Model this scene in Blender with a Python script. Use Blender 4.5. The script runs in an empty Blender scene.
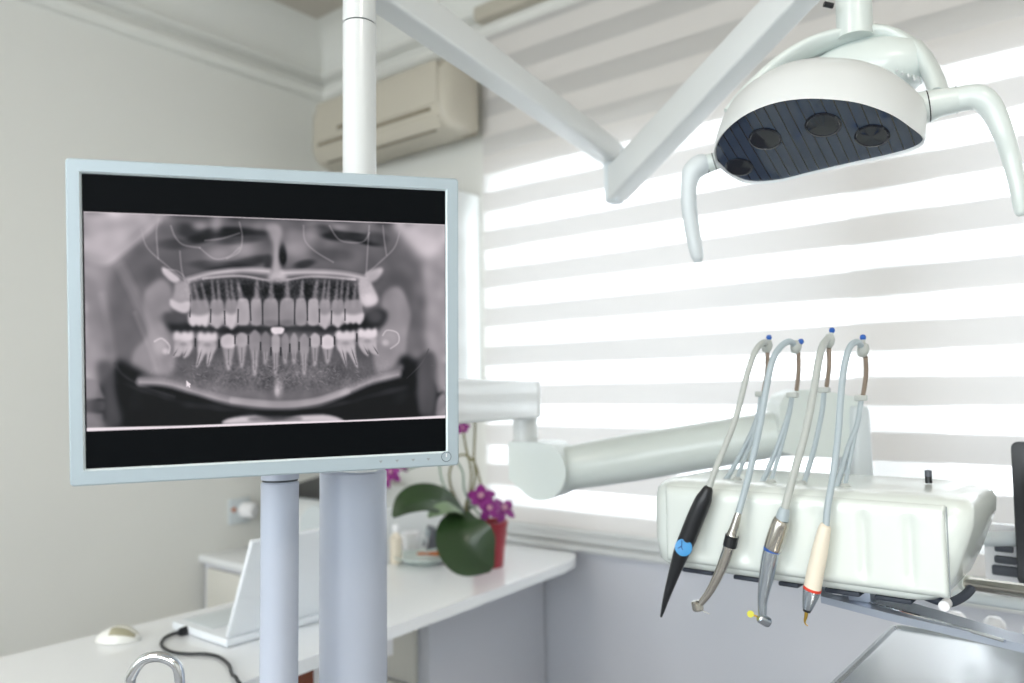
import bpy, bmesh, math, random
import numpy as np
from mathutils import Vector, Matrix
random.seed(4)
SC = bpy.context.scene
COL = SC.collection
# ------------------------------------------------------------------ camera and measuring helpers
FPX = 790.7
EYE = Vector((0, 0, 1.25))
AX_R = Vector((0.77856478, 0.62743123, -0.01292034))      # camera right in the room's axes
AX_D = Vector((-0.04945101, 0.04081253, -0.99794235))     # camera down
AX_F = Vector((-0.62561289, 0.77760169, 0.06280231))      # camera forward
def ray(x, y): return (AX_R*(x-512) + AX_D*(y-341.5))/FPX + AX_F
def PV(x, y, v): d = ray(x, y); return EYE + d*(v/d.y)
def PU(x, y, u): d = ray(x, y); return EYE + d*(u/d.x)
def PZ(x, y, z): d = ray(x, y); return EYE + d*((z-1.25)/d.z)
def PD(x, y, D): return EYE + ray(x, y)*D
def depth(p): return (Vector(p)-EYE).dot(AX_F)
def rad(p, w): return w*0.5*depth(p)/FPX                   # radius of a thing seen w wide at p
cam = bpy.data.cameras.new('camera'); co = bpy.data.objects.new('camera', cam); COL.objects.link(co)
co.matrix_world = Matrix.Translation(EYE) @ Matrix((AX_R, -AX_D, -AX_F)).transposed().to_4x4()
cam.sensor_width = 36; cam.lens = FPX/1024*36; cam.clip_start = 0.05
cam.dof.use_dof = True; cam.dof.focus_distance = 0.96; cam.dof.aperture_fstop = 2.8
SC.camera = co
SC.view_settings.view_transform = 'Standard'; SC.view_settings.look = 'None'
SC.view_settings.gamma = 1; SC.view_settings.exposure = 0; SC.view_settings.use_curve_mapping = False
# ------------------------------------------------------------------ materials
def lin(c): return tuple(((v/255+0.055)/1.055)**2.4 if v > 10 else v/255/12.92 for v in c)
def mat(name, rgb, rough=0.5, metal=0.0, var=0.03, scale=8, bump=0.0, coat=0.0, spec=0.5, sub=0.0):
    m = bpy.data.materials.new(name); m.use_nodes = True; nt = m.node_tree; b = nt.nodes['Principled BSDF']
    c = lin(rgb)
    n = nt.nodes.new('ShaderNodeTexNoise'); n.inputs['Scale'].default_value = scale; n.inputs['Detail'].default_value = 4
    tc = nt.nodes.new('ShaderNodeTexCoord'); nt.links.new(tc.outputs['Object'], n.inputs['Vector'])
    mx = nt.nodes.new('ShaderNodeMix'); mx.data_type = 'RGBA'
    mx.inputs[6].default_value = tuple(v*(1-var) for v in c)+(1,); mx.inputs[7].default_value = tuple(min(1, v*(1+var)) for v in c)+(1,)
    nt.links.new(n.outputs['Fac'], mx.inputs[0]); nt.links.new(mx.outputs[2], b.inputs['Base Color'])
    b.inputs['Roughness'].default_value = rough; b.inputs['Metallic'].default_value = metal
    b.inputs['Coat Weight'].default_value = coat; b.inputs['Specular IOR Level'].default_value = spec
    if bump:
        n2 = nt.nodes.new('ShaderNodeTexNoise'); n2.inputs['Scale'].default_value = scale*12; nt.links.new(tc.outputs['Object'], n2.inputs['Vector'])
        bp = nt.nodes.new('ShaderNodeBump'); bp.inputs['Strength'].default_value = bump; bp.inputs['Distance'].default_value = 0.002
        nt.links.new(n2.outputs['Fac'], bp.inputs['Height']); nt.links.new(bp.outputs['Normal'], b.inputs['Normal'])
    return m
M = dict(
 wall=mat('wall_paint', (222,222,217), .75, bump=.15, scale=3), ceil=mat('ceiling_paint', (188,182,172), .8, scale=2),
 daytint=mat('daylight_tinted_wall', (210,212,220), .5, scale=3),  # lavender tint puts cool daylight into the colour
 floor=mat('floor_vinyl', (150,150,152), .4, scale=5), skirting=mat('skirting_paint', (225,225,222), .5),
 white=mat('white_enamel', (216,219,219), .28, coat=.3, var=.01), cool=mat('pale_blue_grey_enamel', (182,189,204), .4, coat=.2, var=.015),
 mint=mat('pale_mint_plastic', (212,220,217), .32, coat=.3, var=.01), grey_pl=mat('light_grey_plastic', (205,212,215), .4, var=.02),
 unit=mat('white_unit_plastic', (222,228,223), .25, coat=.4, var=.008), hose=mat('grey_white_silicone', (178,182,178), .45, var=.02),
 hose2=mat('translucent_grey_silicone', (168,180,186), .4, var=.02),
 bezel=mat('silver_blue_bezel', (172,186,194), .42, metal=.15, var=.015, scale=4), bezlip=mat('bright_bezel_lip', (225,236,240), .3, var=.01),
 black=mat('black_plastic', (22,24,28), .38, var=.1), rubber=mat('dark_rubber', (48,54,66), .6, var=.1),
 chrome=mat('chrome', (225,228,232), .12, metal=1, var=.01), steel=mat('satin_steel', (196,192,184), .2, metal=1, var=.04, scale=60),
 alu=mat('blue_grey_aluminium', (186,194,202), .22, metal=.95, var=.03), brass=mat('brass', (196,160,70), .3, metal=1),
 rod=mat('bronze_spring_rod', (165,148,134), .35, metal=.6), cream=mat('cream_ceramic', (232,222,204), .35, var=.01),
 red=mat('red_rubber', (214,60,40), .4), blue=mat('blue_badge', (70,150,210), .4, var=.02), badge_line=mat('badge_mark', (30,80,140), .4),
 bluecap=mat('blue_cap', (40,90,170), .35), yellow=mat('yellow_plastic', (205,200,50), .45),
 traymetal=mat('tray_steel', (222,226,230), .25, metal=.85, var=.02), bar=mat('grey_blue_bar', (166,174,188), .35, metal=.5, var=.03),
 desk=mat('white_desk_laminate', (245,247,249), .22, coat=.3, var=.015, scale=3), laminate=mat('cabinet_laminate', (222,220,212), .5),
 cabside=mat('cabinet_side_laminate', (176,180,180), .55), seam=mat('dark_seam', (60,66,70), .6), seam2=mat('grey_seam', (150,156,160), .6),
 ac=mat('air_conditioner_plastic', (188,182,168), .5, var=.015), acdark=mat('louver_recess', (120,110,92), .7),
 laptop=mat('white_laptop_plastic', (230,234,238), .35, var=.01), mouse=mat('white_mouse_plastic', (235,235,230), .35), mousegrey=mat('olive_grey_mouse_buttons', (170,165,140), .5),
 pot=mat('crimson_pot', (150,22,42), .35), leaf=mat('orchid_leaf', (38,62,30), .4, var=.35, scale=12, coat=.2), leafhi=mat('pale_leaf', (120,140,110), .5),
 stem=mat('orchid_stem', (110,105,60), .6, var=.2, scale=40), stem2=mat('pale_green_stem', (130,150,135), .6, var=.2), petal=mat('magenta_petal', (128,26,118), .5, var=.2, scale=40), petalc=mat('petal_centre', (190,140,160), .5),
 orange=mat('orange_brown_wood', (180,92,20), .5, var=.2, scale=30), cup=mat('white_porcelain', (238,238,240), .25), darkdev=mat('dark_grey_device', (80,84,92), .45, var=.1),
 glassdish=mat('pale_green_glass_dish', (205,218,212), .15, coat=.5), brown=mat('brown_folder', (120,60,30), .5), navy=mat('navy_folder', (35,35,80), .5),
 soil=mat('bark_soil', (60,45,35), .9, var=.3, scale=50),
)
def glass_mat():
    m = bpy.data.materials.new('window_glass'); m.use_nodes = True; nt = m.node_tree; nt.nodes.clear()
    o = nt.nodes.new('ShaderNodeOutputMaterial'); t = nt.nodes.new('ShaderNodeBsdfTransparent'); g = nt.nodes.new('ShaderNodeBsdfGlossy'); mx = nt.nodes.new('ShaderNodeMixShader')
    t.inputs[0].default_value = (.95,.97,.97,1); g.inputs['Roughness'].default_value = .02; mx.inputs[0].default_value = .06
    nt.links.new(t.outputs[0], mx.inputs[1]); nt.links.new(g.outputs[0], mx.inputs[2]); nt.links.new(mx.outputs[0], o.inputs[0]); return m
M['glass'] = glass_mat()
PERIOD, PHASE = 0.1340, 1.6745
def blind_mat():
    """zebra fabric: dense woven bands and sheer bands across the height"""
    m = bpy.data.materials.new('zebra_blind_fabric'); m.use_nodes = True; nt = m.node_tree; nt.nodes.clear(); N = nt.nodes.new; L = nt.links.new
    o = N('ShaderNodeOutputMaterial'); tc = N('ShaderNodeTexCoord'); sp = N('ShaderNodeSeparateXYZ'); L(tc.outputs['Object'], sp.inputs[0])
    def mth(op, a, b=None):
        n = N('ShaderNodeMath'); n.operation = op
        for i, v in enumerate((a, b)):
            if v is None: continue
            if isinstance(v, (int, float)): n.inputs[i].default_value = v
            else: L(v, n.inputs[i])
        return n.outputs[0]
    ph = mth('SUBTRACT', PHASE+PERIOD*20, sp.outputs['Z']); ph = mth('DIVIDE', ph, PERIOD); ph = mth('FRACT', ph)
    band = mth('LESS_THAN', ph, 0.515)                       # 1 = dense band
    wv = N('ShaderNodeTexNoise'); wv.inputs['Scale'].default_value = 300; L(tc.outputs['Object'], wv.inputs['Vector'])
    df = N('ShaderNodeBsdfDiffuse'); df.inputs[0].default_value = lin((216,212,208))+(1,)
    tl = N('ShaderNodeBsdfTranslucent'); tl.inputs[0].default_value = lin((238,240,245))+(1,)
    dense = N('ShaderNodeMixShader'); dense.inputs[0].default_value = DENSE_T; L(df.outputs[0], dense.inputs[1]); L(tl.outputs[0], dense.inputs[2])
    tr = N('ShaderNodeBsdfTransparent'); tr.inputs[0].default_value = (1,1,1,1)
    sheer0 = N('ShaderNodeMixShader'); sheer0.inputs[0].default_value = .28; L(df.outputs[0], sheer0.inputs[1]); L(tl.outputs[0], sheer0.inputs[2])
    sheer = N('ShaderNodeMixShader'); sheer.inputs[0].default_value = .20; L(sheer0.outputs[0], sheer.inputs[1]); L(tr.outputs[0], sheer.inputs[2])
    fin = N('ShaderNodeMixShader'); L(band, fin.inputs[0]); L(sheer.outputs[0], fin.inputs[1]); L(dense.outputs[0], fin.inputs[2])
    L(fin.outputs[0], o.inputs[0]); return m
DENSE_T = 0.072
M['blind'] = blind_mat()
def lamp_glass():
    m = mat('smoked_lamp_visor', (14,24,40), .06, spec=.6, coat=.6, var=.1); nt = m.node_tree; b = nt.nodes['Principled BSDF']
    tc = nt.nodes.new('ShaderNodeTexCoord'); sp = nt.nodes.new('ShaderNodeSeparateXYZ'); nt.links.new(tc.outputs['Object'], sp.inputs[0])
    a = nt.nodes.new('ShaderNodeMath'); a.operation = 'MULTIPLY'; a.inputs[1].default_value = 1/0.0135; nt.links.new(sp.outputs['X'], a.inputs[0])
    f = nt.nodes.new('ShaderNodeMath'); f.operation = 'FRACT'; nt.links.new(a.outputs[0], f.inputs[0])
    l = nt.nodes.new('ShaderNodeMath'); l.operation = 'LESS_THAN'; l.inputs[1].default_value = .12; nt.links.new(f.outputs[0], l.inputs[0])
    mx = nt.nodes.new('ShaderNodeMix'); mx.data_type = 'RGBA'; mx.inputs[6].default_value = lin((40,54,76))+(1,); mx.inputs[7].default_value = (.002,.003,.005,1)
    nt.links.new(l.outputs[0], mx.inputs[0]); nt.links.new(mx.outputs[2], b.inputs['Base Color']); return m
M['visor'] = lamp_glass()
def emit(name, rgb, s):
    m = bpy.data.materials.new(name); m.use_nodes = True; b = m.node_tree.nodes['Principled BSDF']; b.inputs['Base Color'].default_value = (.8,.8,.8,1)
    b.inputs['Emission Color'].default_value = lin(rgb)+(1,); b.inputs['Emission Strength'].default_value = s; return m
# ------------------------------------------------------------------ mesh helpers
def V(*a): return Vector(a)
def box(bm, c, s, R=None, bev=0.0, seg=2):
    """box centred at c with full size s, turned by the 3x3 matrix R"""
    t = bmesh.new(); bmesh.ops.create_cube(t, size=1); 
    for v in t.verts: v.co = Vector((v.co.x*s[0], v.co.y*s[1], v.co.z*s[2]))
    if bev: bmesh.ops.bevel(t, geom=t.edges[:], offset=bev, segments=seg, profile=.5, affect='EDGES')
    mt = (R.to_4x4() if R else Matrix.Identity(4)); mt = Matrix.Translation(c) @ mt
    t.transform(mt); me = bpy.data.meshes.new('t'); t.to_mesh(me); t.free(); bm.from_mesh(me); bpy.data.meshes.remove(me); return bm
def bb(bm, lo, hi, bev=0.0, seg=2):
    return box(bm, (Vector(lo)+Vector(hi))/2, Vector(hi)-Vector(lo), None, bev, seg)
def frame_of(d, up=Vector((0,0,1))):
    d = d.normalized(); x = up.cross(d)
    if x.length < 1e-4: x = Vector((1,0,0))
    x.normalize(); return x, d.cross(x)
def tube(bm, pts, r, seg=16, cap=True, flat=1.0):
    """swept round tube along pts, radius r (number or one per point)"""
    pts = [Vector(p) for p in pts]; n = len(pts); rs = r if hasattr(r, '__len__') else [r]*n
    rings = []; x = None
    for i, p in enumerate(pts):
        d = (pts[min(i+1,n-1)]-pts[max(i-1,0)]).normalized()
        if x is None: x, _ = frame_of(d)
        else:
            x = x - d*x.dot(d); x.normalize()
        y = d.cross(x)
        rings.append([bm.verts.new(p + (x*math.cos(2*math.pi*k/seg) + y*math.sin(2*math.pi*k/seg)*flat)*rs[i]) for k in range(seg)])
    for a, b in zip(rings[:-1], rings[1:]):
        for k in range(seg): bm.faces.new((a[k], a[(k+1)%seg], b[(k+1)%seg], b[k]))
    if cap: bm.faces.new(rings[0][::-1]); bm.faces.new(rings[-1])
    return bm
def cat(pts, n=6):
    P = [Vector(p) for p in pts]; o = []; N = len(P)
    for i in range(N-1):
        p0, p1, p2, p3 = P[max(i-1,0)], P[i], P[i+1], P[min(i+2,N-1)]
        for j in range(n):
            t = j/n; o.append(.5*((2*p1)+(p2-p0)*t+(2*p0-5*p1+4*p2-p3)*t*t+(3*p1-p0-3*p2+p3)*t**3))
    o.append(P[-1]); return o
def catr(vals, n=6):
    return [v.x for v in cat([Vector((a,0,0)) for a in vals], n)]
def lathe(bm, prof, base, axis=(0,0,1), seg=28):
    """prof = [(radius, height)...] spun about axis from base"""
    d = Vector(axis).normalized(); x, y = frame_of(d) if abs(d.z) < .99 else (Vector((1,0,0)), Vector((0,1,0)))
    if abs(d.z) >= .99: y = d.cross(x)
    rings = [[bm.verts.new(Vector(base)+d*h+(x*math.cos(2*math.pi*k/seg)+y*math.sin(2*math.pi*k/seg))*max(r,1e-5)) for k in range(seg)] for r, h in prof]
    for a, b in zip(rings[:-1], rings[1:]):
        for k in range(seg): bm.faces.new((a[k], a[(k+1)%seg], b[(k+1)%seg], b[k]))
    if prof[0][0] > 1e-4: bm.faces.new(rings[0][::-1])
    if prof[-1][0] > 1e-4: bm.faces.new(rings[-1])
    return bm
def loft(bm, rings, closed=True, cap=True):
    R = [[bm.verts.new(p) for p in r] for r in rings]; n = len(R[0])
    for a, b in zip(R[:-1], R[1:]):
        for k in range(n if closed else n-1): bm.faces.new((a[k], a[(k+1)%n], b[(k+1)%n], b[k]))
    if cap: bm.faces.new(R[0][::-1]); bm.faces.new(R[-1])
    return bm
def prism(bm, pts, off, bev=0.0):
    """closed polygon extruded by the vector off"""
    off = Vector(off); loft(bm, [[Vector(p) for p in pts], [Vector(p)+off for p in pts]])
    if bev: bmesh.ops.bevel(bm, geom=[e for e in bm.edges if e.calc_face_angle(0) > .6], offset=bev, segments=2, profile=.5, affect='EDGES')
    return bm
def rrect(x0, y0, x1, y1, r, n=6):
    """rounded rectangle outline; r may be four radii"""
    rr = r if hasattr(r, '__len__') else [r]*4; o = []
    for (cx, cy, a0), q in zip(((x1, y0, -90), (x1, y1, 0), (x0, y1, 90), (x0, y0, 180)), rr):
        sx = -1 if cx == x1 else 1; sy = 1 if cy == y0 else -1
        for k in range(n+1):
            a = math.radians(a0+90*k/n); o.append((cx+sx*q+q*math.cos(a), cy+sy*q+q*math.sin(a)))
    return o
def obj(name, bm, m, parent=None, sharp=35):
    bmesh.ops.recalc_face_normals(bm, faces=bm.faces[:])
    me = bpy.data.meshes.new(name); bm.to_mesh(me); bm.free(); me.materials.append(m)
    me.shade_smooth(); me.set_sharp_from_angle(angle=math.radians(sharp))
    o = bpy.data.objects.new(name, me); COL.objects.link(o)
    if parent:
        o.parent = parent; top = parent; inv = Matrix.Identity(4); chain = []
        while top: chain.append(top); top = top.parent
        o.matrix_parent_inverse = world_of(parent).inverted()
    return o
def world_of(o):
    if o.parent is None: return Matrix.Translation(o.location)
    return world_of(o.parent) @ o.matrix_parent_inverse @ Matrix.Translation(o.location)
def B(): return bmesh.new()
def thing(name, loc, label, cat_, group=None):
    o = bpy.data.objects.new(name, None); COL.objects.link(o); o.location = loc; o.empty_display_size = .05
    o['label'] = label; o['category'] = cat_
    if group: o['group'] = group
    return o
def tag(o, label, cat_, group=None):
    o['label'] = label; o['category'] = cat_
    if group: o['group'] = group
    return o
def struct(name, bm, m, parent=None):
    o = obj(name, bm, m, parent)
    if not parent: o['kind'] = 'structure'
    return o

def paint_xray(NX, NY):
    """greyscale panoramic dental radiograph, drawn in a 1024 x 650 drawing frame"""
    quad = np.array([(8,20),(1010,57),(1012,590),(17,626)], float)
    src = np.array([(0,0),(1,0),(1,1),(0,1)], float)
    A=[];b=[]
    for (s,t),(x,y) in zip(src,quad):
        A.append([s,t,1,0,0,0,-s*x,-t*x]);b.append(x)
        A.append([0,0,0,s,t,1,-s*y,-t*y]);b.append(y)
    h=np.linalg.solve(np.array(A),np.array(b))
    S,T=np.meshgrid(np.linspace(0,1,NX),np.linspace(0,1,NY))
    den=h[6]*S+h[7]*T+1
    X=(h[0]*S+h[1]*T+h[2])/den; Y=(h[3]*S+h[4]*T+h[5])/den
    px=1000.0/NX
    def blur(m,r):
        r=r/px
        if r<0.3: return m
        k=np.arange(-int(3*r)-1,int(3*r)+2); g=np.exp(-(k/r)**2/2); g/=g.sum()
        p=len(k)//2
        m=np.pad(m,p,mode='edge')
        m=np.apply_along_axis(lambda v:np.convolve(v,g,'valid'),1,m)
        return np.apply_along_axis(lambda v:np.convolve(v,g,'valid'),0,m)
    I=np.full((NY,NX),0.46)
    def mix(m,val,a):
        nonlocal I
        m=np.clip(m*a,0,1); I=I*(1-m)+val*m
    def inside(pts):
        m=np.zeros((NY,NX),bool); n=len(pts)
        for i in range(n):
            x1,y1=pts[i];x2,y2=pts[(i+1)%n]
            if y1==y2: continue
            c=(Y>min(y1,y2))&(Y<=max(y1,y2))&(X<(x2-x1)*(Y-y1)/(y2-y1)+x1)
            m^=c
        return m.astype(float)
    def smooth(pts,closed=True,n=6):
        P=np.array(pts,float);o=[];N=len(P)
        for i in range(N if closed else N-1):
            g=(lambda k:P[k%N]) if closed else (lambda k:P[min(max(k,0),N-1)])
            p0,p1,p2,p3=g(i-1),g(i),g(i+1),g(i+2)
            for j in range(n):
                t=j/n
                o.append(.5*((2*p1)+(-p0+p2)*t+(2*p0-5*p1+4*p2-p3)*t*t+(-p0+3*p1-3*p2+p3)*t**3))
        if not closed:o.append(P[-1])
        return o
    def poly(pts,val,a=1,soft=2,sm=True):
        mix(blur(inside(smooth(pts) if sm else pts),soft),val,a)
    def line(pts,w,val,a=1,soft=1,sm=True):
        P=smooth(pts,False) if sm and len(pts)>2 else [np.array(p,float) for p in pts]
        d=np.full((NY,NX),1e9)
        x0=min(p[0] for p in P)-4*w-20;x1=max(p[0] for p in P)+4*w+20
        for p,q in zip(P[:-1],P[1:]):
            v=q-p;L=max(v@v,1e-6)
            t=np.clip(((X-p[0])*v[0]+(Y-p[1])*v[1])/L,0,1)
            d=np.minimum(d,np.hypot(X-p[0]-t*v[0],Y-p[1]-t*v[1]))
        mix(np.clip((w/2-d)/max(soft,.6)+.5,0,1),val,a)
    def ell(cx,cy,rx,ry,val,a=1,ang=0,p=1.5):
        c,s=np.cos(np.radians(ang)),np.sin(np.radians(ang))
        u=((X-cx)*c+(Y-cy)*s)/rx; v=(-(X-cx)*s+(Y-cy)*c)/ry
        mix(np.exp(-(u*u+v*v)**p),val,a)
    rng=np.random.RandomState(7)
    # ---- ground tones
    poly([(0,10),(230,15),(150,100),(100,180),(60,300),(80,640),(0,640)],.56,1,22)
    poly([(880,40),(1030,40),(1030,600),(970,600),(965,300),(930,180)],.55,1,22)
    poly([(150,110),(870,110),(900,420),(840,480),(700,540),(540,560),(400,540),(250,490),(150,480),(130,300)],.42,1,18)
    # bright skull base, both upper corners
    poly([(0,20),(235,20),(170,75),(118,140),(70,165),(0,150)],.78,.9,16)
    poly([(0,40),(60,48),(130,40),(160,52),(90,72),(0,90)],.70,.8,8)
    line([(10,150),(70,160),(120,125),(170,85),(215,45)],18,.80,.45,16)
    poly([(868,52),(1020,52),(1020,150),(985,165),(945,140),(905,98)],.82,.9,12)
    poly([(930,60),(1020,65),(1020,90),(960,88)],.74,.8,8)
    # ear and neck column, left and right
    poly([(5,165),(60,170),(92,200),(70,250),(85,400),(60,470),(10,480)],.62,.9,14)
    poly([(20,215),(55,235),(72,300),(60,350),(20,370)],.52,.5,10)
    line([(60,250),(78,330),(96,460)],20,.64,.6,16)
    poly([(948,170),(1020,165),(1020,560),(985,560),(960,400),(955,250)],.66,.8,12)
    # dark gap behind the jaw
    poly([(120,170),(175,130),(205,190),(190,280),(160,360),(100,400),(78,330),(78,230)],.45,.85,14)
    poly([(165,180),(200,165),(235,220),(225,285),(195,290),(165,230)],.37,.7,12)
    poly([(880,130),(935,180),(950,280),(935,380),(905,420),(880,330),(905,280),(868,200)],.44,.85,14)
    ell(888,215,30,55,.34,.75,-25)
    poly([(78,390),(150,370),(150,450),(90,450)],.40,.7,16)
    # rami
    poly([(178,240),(225,205),(255,240),(250,330),(262,380),(255,470),(200,500),(146,480),(145,410),(185,360),(175,300)],.60,.85,6)
    poly([(838,250),(885,230),(915,300),(905,360),(900,420),(880,470),(830,480),(810,400),(835,330)],.60,.85,6)
    line([(110,170),(160,270),(200,370),(215,450),(250,600)],28,.66,.28,16)
    line([(150,300),(190,400),(225,500)],10,.70,.2,10)
    # sinuses and nose
    poly([(228,60),(300,45),(520,60),(520,150),(490,180),(330,185),(250,165),(222,110)],.40,.85,14)
    poly([(580,60),(700,70),(830,75),(835,140),(790,175),(620,180),(570,150)],.42,.8,12)
    for q in [(405,78,110,16,.20,0),(300,75,40,22,.30,20),(330,95,40,14,.22,-10),(440,100,60,12,.30,-5),(700,85,40,16,.18,8),(790,100,45,12,.18,14),(760,90,60,12,.28,5),(660,70,40,14,.34,0),
              (260,110,50,16,.36,0),(410,170,70,14,.26,-3),(480,155,50,14,.28,-8),(620,165,30,12,.28,-12),(560,140,12,30,.10,0),(520,160,14,20,.30,0),(350,165,50,12,.36,0),(700,140,60,18,.42,5),(820,95,35,18,.36,10)]:
        ell(q[0],q[1],q[2],q[3],max(q[4]-.05,.03),1,q[5],1.8)
    for q in [(380,140,40,22,.62),(455,125,45,22,.62),(600,120,36,30,.68),(590,85,30,20,.58),(375,55,18,25,.62),(640,80,26,30,.62),(330,60,22,14,.60),(720,60,25,14,.62),(505,60,35,14,.60)]:
        ell(q[0],q[1],q[2],q[3],q[4],.7,0,1.2)
    poly([(512,60),(545,55),(560,80),(548,120),(552,170),(575,215),(545,225),(520,215),(532,170),(535,120),(525,90)],.70,.85,6)
    for pts in [[(216,40),(210,80),(215,150)],[(250,60),(262,90),(285,112),(330,120)],[(440,50),(448,90),(440,130),(405,150)],[(330,120),(370,150),(410,145),(440,120)],
                [(618,60),(622,100),(650,130),(700,160)],[(800,60),(796,120),(792,190)],[(838,60),(842,100),(848,140)],[(885,75),(870,120),(830,160),(790,195)],[(168,70),(185,120),(240,170),(290,210)],
                [(275,130),(280,180),(290,215)],[(690,60),(720,100),(780,105),(800,80)],[(230,180),(270,185),(300,215)],[(345,100),(390,95),(440,80)]]:
        line(pts,4,.74,.34,5)
    # hard palate
    line([(300,208),(370,190),(450,182),(520,185)],14,.74,.8,12)
    line([(560,190),(640,188),(720,192),(790,205)],14,.74,.8,12)
    line([(340,205),(440,198),(540,212),(640,200),(760,208)],7,.80,.7,5)
    ell(545,205,25,16,.72,.8)
    # dark band over the upper roots
    poly([(320,225),(370,210),(440,205),(540,215),(640,205),(720,212),(765,230),(765,266),(700,266),(545,262),(400,266),(325,266)],.24,.85,8)
    for q in [(360,240,30,20,.16),(460,240,22,26,.10),(545,245,45,24,.10),(625,240,18,24,.13),(705,240,45,22,.20)]:
        ell(q[0],q[1],q[2],q[3],q[4],.8)
    # mouth gap
    poly([(235,300),(300,325),(380,340),(470,335),(545,340),(630,335),(700,335),(780,310),(820,290),(850,300),(830,340),(740,352),(640,352),(545,350),(430,358),(330,350),(250,350)],.17,.9,7)
    ell(260,315,40,18,.38,.8)
    ell(815,310,26,20,.38,.8)
    def bright(pts,val,a=.9,soft=2): poly(pts,val,a,soft)
    # ---- upper teeth: (centre at root, root top y, half width, crown centre x, crown bottom, crown top, half width, tone)
    def roots(x,y0,y1,n,sp,tilt,val):
        for k in range(n):
            xx=x+(k-(n-1)/2)*sp
            poly([(xx-5,y1),(xx+tilt-2.5,y0),(xx+tilt+2.5,y0),(xx+6,y1)],val,.55,2.5)
    U=[(329,300,30,338,3,.82,-14,6),(378,298,22,340,2,.72,-6,0),(418,296,20,342,2,.80,-8,0),(450,292,19,335,1,.72,-14,0),(487,290,17,336,1,.66,2,0),(527,290,23,336,1,.64,2,0),(573,290,23,336,1,.64,0,0),
       (611,290,17,336,1,.66,4,0),(645,292,17,336,1,.74,10,0),(677,298,18,342,2,.74,6,0),(713,298,20,338,2,.76,6,0),(756,298,29,332,3,.82,6,0)]
    for x,ym,hw,yb,n,val,tilt,_ in U:
        roots(x,214 if hw<25 or n==1 else 222,280,max(n,1) if n<3 else 3,hw*.7,tilt,.62)
        if n==1: poly([(x-hw*.55,285),(x+tilt-4,218),(x+tilt+4,218),(x+hw*.55,285)],.52,.6,4)
        yt=264 if n==1 else 268
        b=[(x-hw*.72,yt),(x,yt-4),(x+hw*.72,yt),(x+hw,ym+10),(x+hw*.92,yb-10)]
        if n==3: b+=[(x+hw*.6,yb),(x+hw*.25,yb-7),(x,yb-2),(x-hw*.3,yb-7),(x-hw*.6,yb-1),(x-hw*.95,yb-12)]
        elif n==2: b+=[(x+hw*.4,yb-4),(x,yb+3),(x-hw*.4,yb-4),(x-hw*.92,yb-12)]
        else: b+=[(x+hw*.55,yb-2),(x-hw*.55,yb-2),(x-hw*.92,yb-10)]
        b+=[(x-hw,ym+10)]
        poly(b,.60 if n>1 else val-.04,.85,2.5)
        if n>1:
            c=[(x-hw*.95,ym+2),(x,ym+8),(x+hw*.95,ym+2),(x+hw,ym+14)]+b[5:]
            poly(c,val,.85,4)
    for q in [(527,328,24,10),(573,328,24,10)]: ell(q[0],q[1],q[2],q[3],.46,.6)
    for x0,y0,x1,y1 in [(304,250,303,310),(468,250,472,320),(504,262,505,330),(550,255,550,335),(594,262,593,330),(628,255,629,320),(361,290,360,325),(399,295,400,330),(437,290,436,325),(696,295,695,330),(733,290,733,320),(662,290,662,325)]:
        line([(x0,y0),(x1,y1)],4,.24,.6,2.5)
    # wisdom teeth
    poly([(225,175),(240,178),(275,205),(268,217),(250,212),(230,193)],.80,.85,3)
    poly([(262,218),(290,210),(302,222),(302,290),(288,298),(262,290),(248,272),(258,245)],.66,.9,4)
    poly([(250,262),(275,272),(302,268),(302,290),(288,299),(262,290),(248,278)],.80,.85,3)
    poly([(775,205),(800,210),(812,230),(825,262),(815,278),(790,284),(778,270),(770,235)],.74,.9,4)
    ell(800,262,22,16,.84,.7)
    poly([(790,190),(830,175),(838,185),(822,208),(800,215)],.78,.8,4)
    ell(222,392,24,26,.70,.8); line([(205,378),(225,370),(246,390),(244,410)],5,.80,.6,4); ell(236,405,10,9,.80,.7)
    ell(857,372,27,27,.72,.8); line([(838,362),(850,348),(878,355),(882,380),(860,398)],4,.80,.6,3); ell(846,382,10,9,.82,.6)
    # ---- lower bone body and rim
    poly([(150,480),(240,492),(330,520),(420,545),(540,556),(640,548),(720,525),(800,490),(880,468),(900,500),(960,470),(950,590),(100,610),(85,460)],.10,.95,7)
    poly([(95,440),(150,450),(240,505),(330,535),(430,565),(430,600),(110,612)],.06,.95,9)
    poly([(890,420),(935,430),(975,420),(950,590),(720,592),(700,560),(760,520),(860,480)],.06,.95,9)
    ell(395,562,110,14,.22,.8,5); ell(690,555,70,10,.26,.6,-10); ell(840,520,70,10,.20,.7,-14); ell(200,520,80,10,.20,.7,18)
    line([(96,440),(118,470),(170,500),(260,530)],8,.26,.5,8)
    line([(905,480),(945,440),(965,400)],3,.32,.5,3)
    poly([(168,470),(262,470),(330,480),(420,500),(545,515),(660,505),(740,490),(830,462),(890,440),(885,468),(800,490),(720,527),(640,550),(540,558),(420,546),(330,520),(240,494),(160,492)],.46,.9,6)
    line([(165,490),(240,494),(330,520),(420,544),(545,558),(640,550),(720,525),(800,490),(880,470)],18,.62,.8,16)
    line([(420,540),(545,550),(650,542),(740,515)],16,.66,.6,9)
    for q in [(420,480,90,28,.40),(640,475,60,26,.42),(300,470,50,20,.38),(750,460,60,22,.38),(520,500,26,26,.34),(575,500,24,24,.34)]:
        ell(q[0],q[1],q[2],q[3],q[4],.6)
    ell(548,505,14,30,.62,.8); ell(545,515,7,14,.72,.7)
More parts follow.
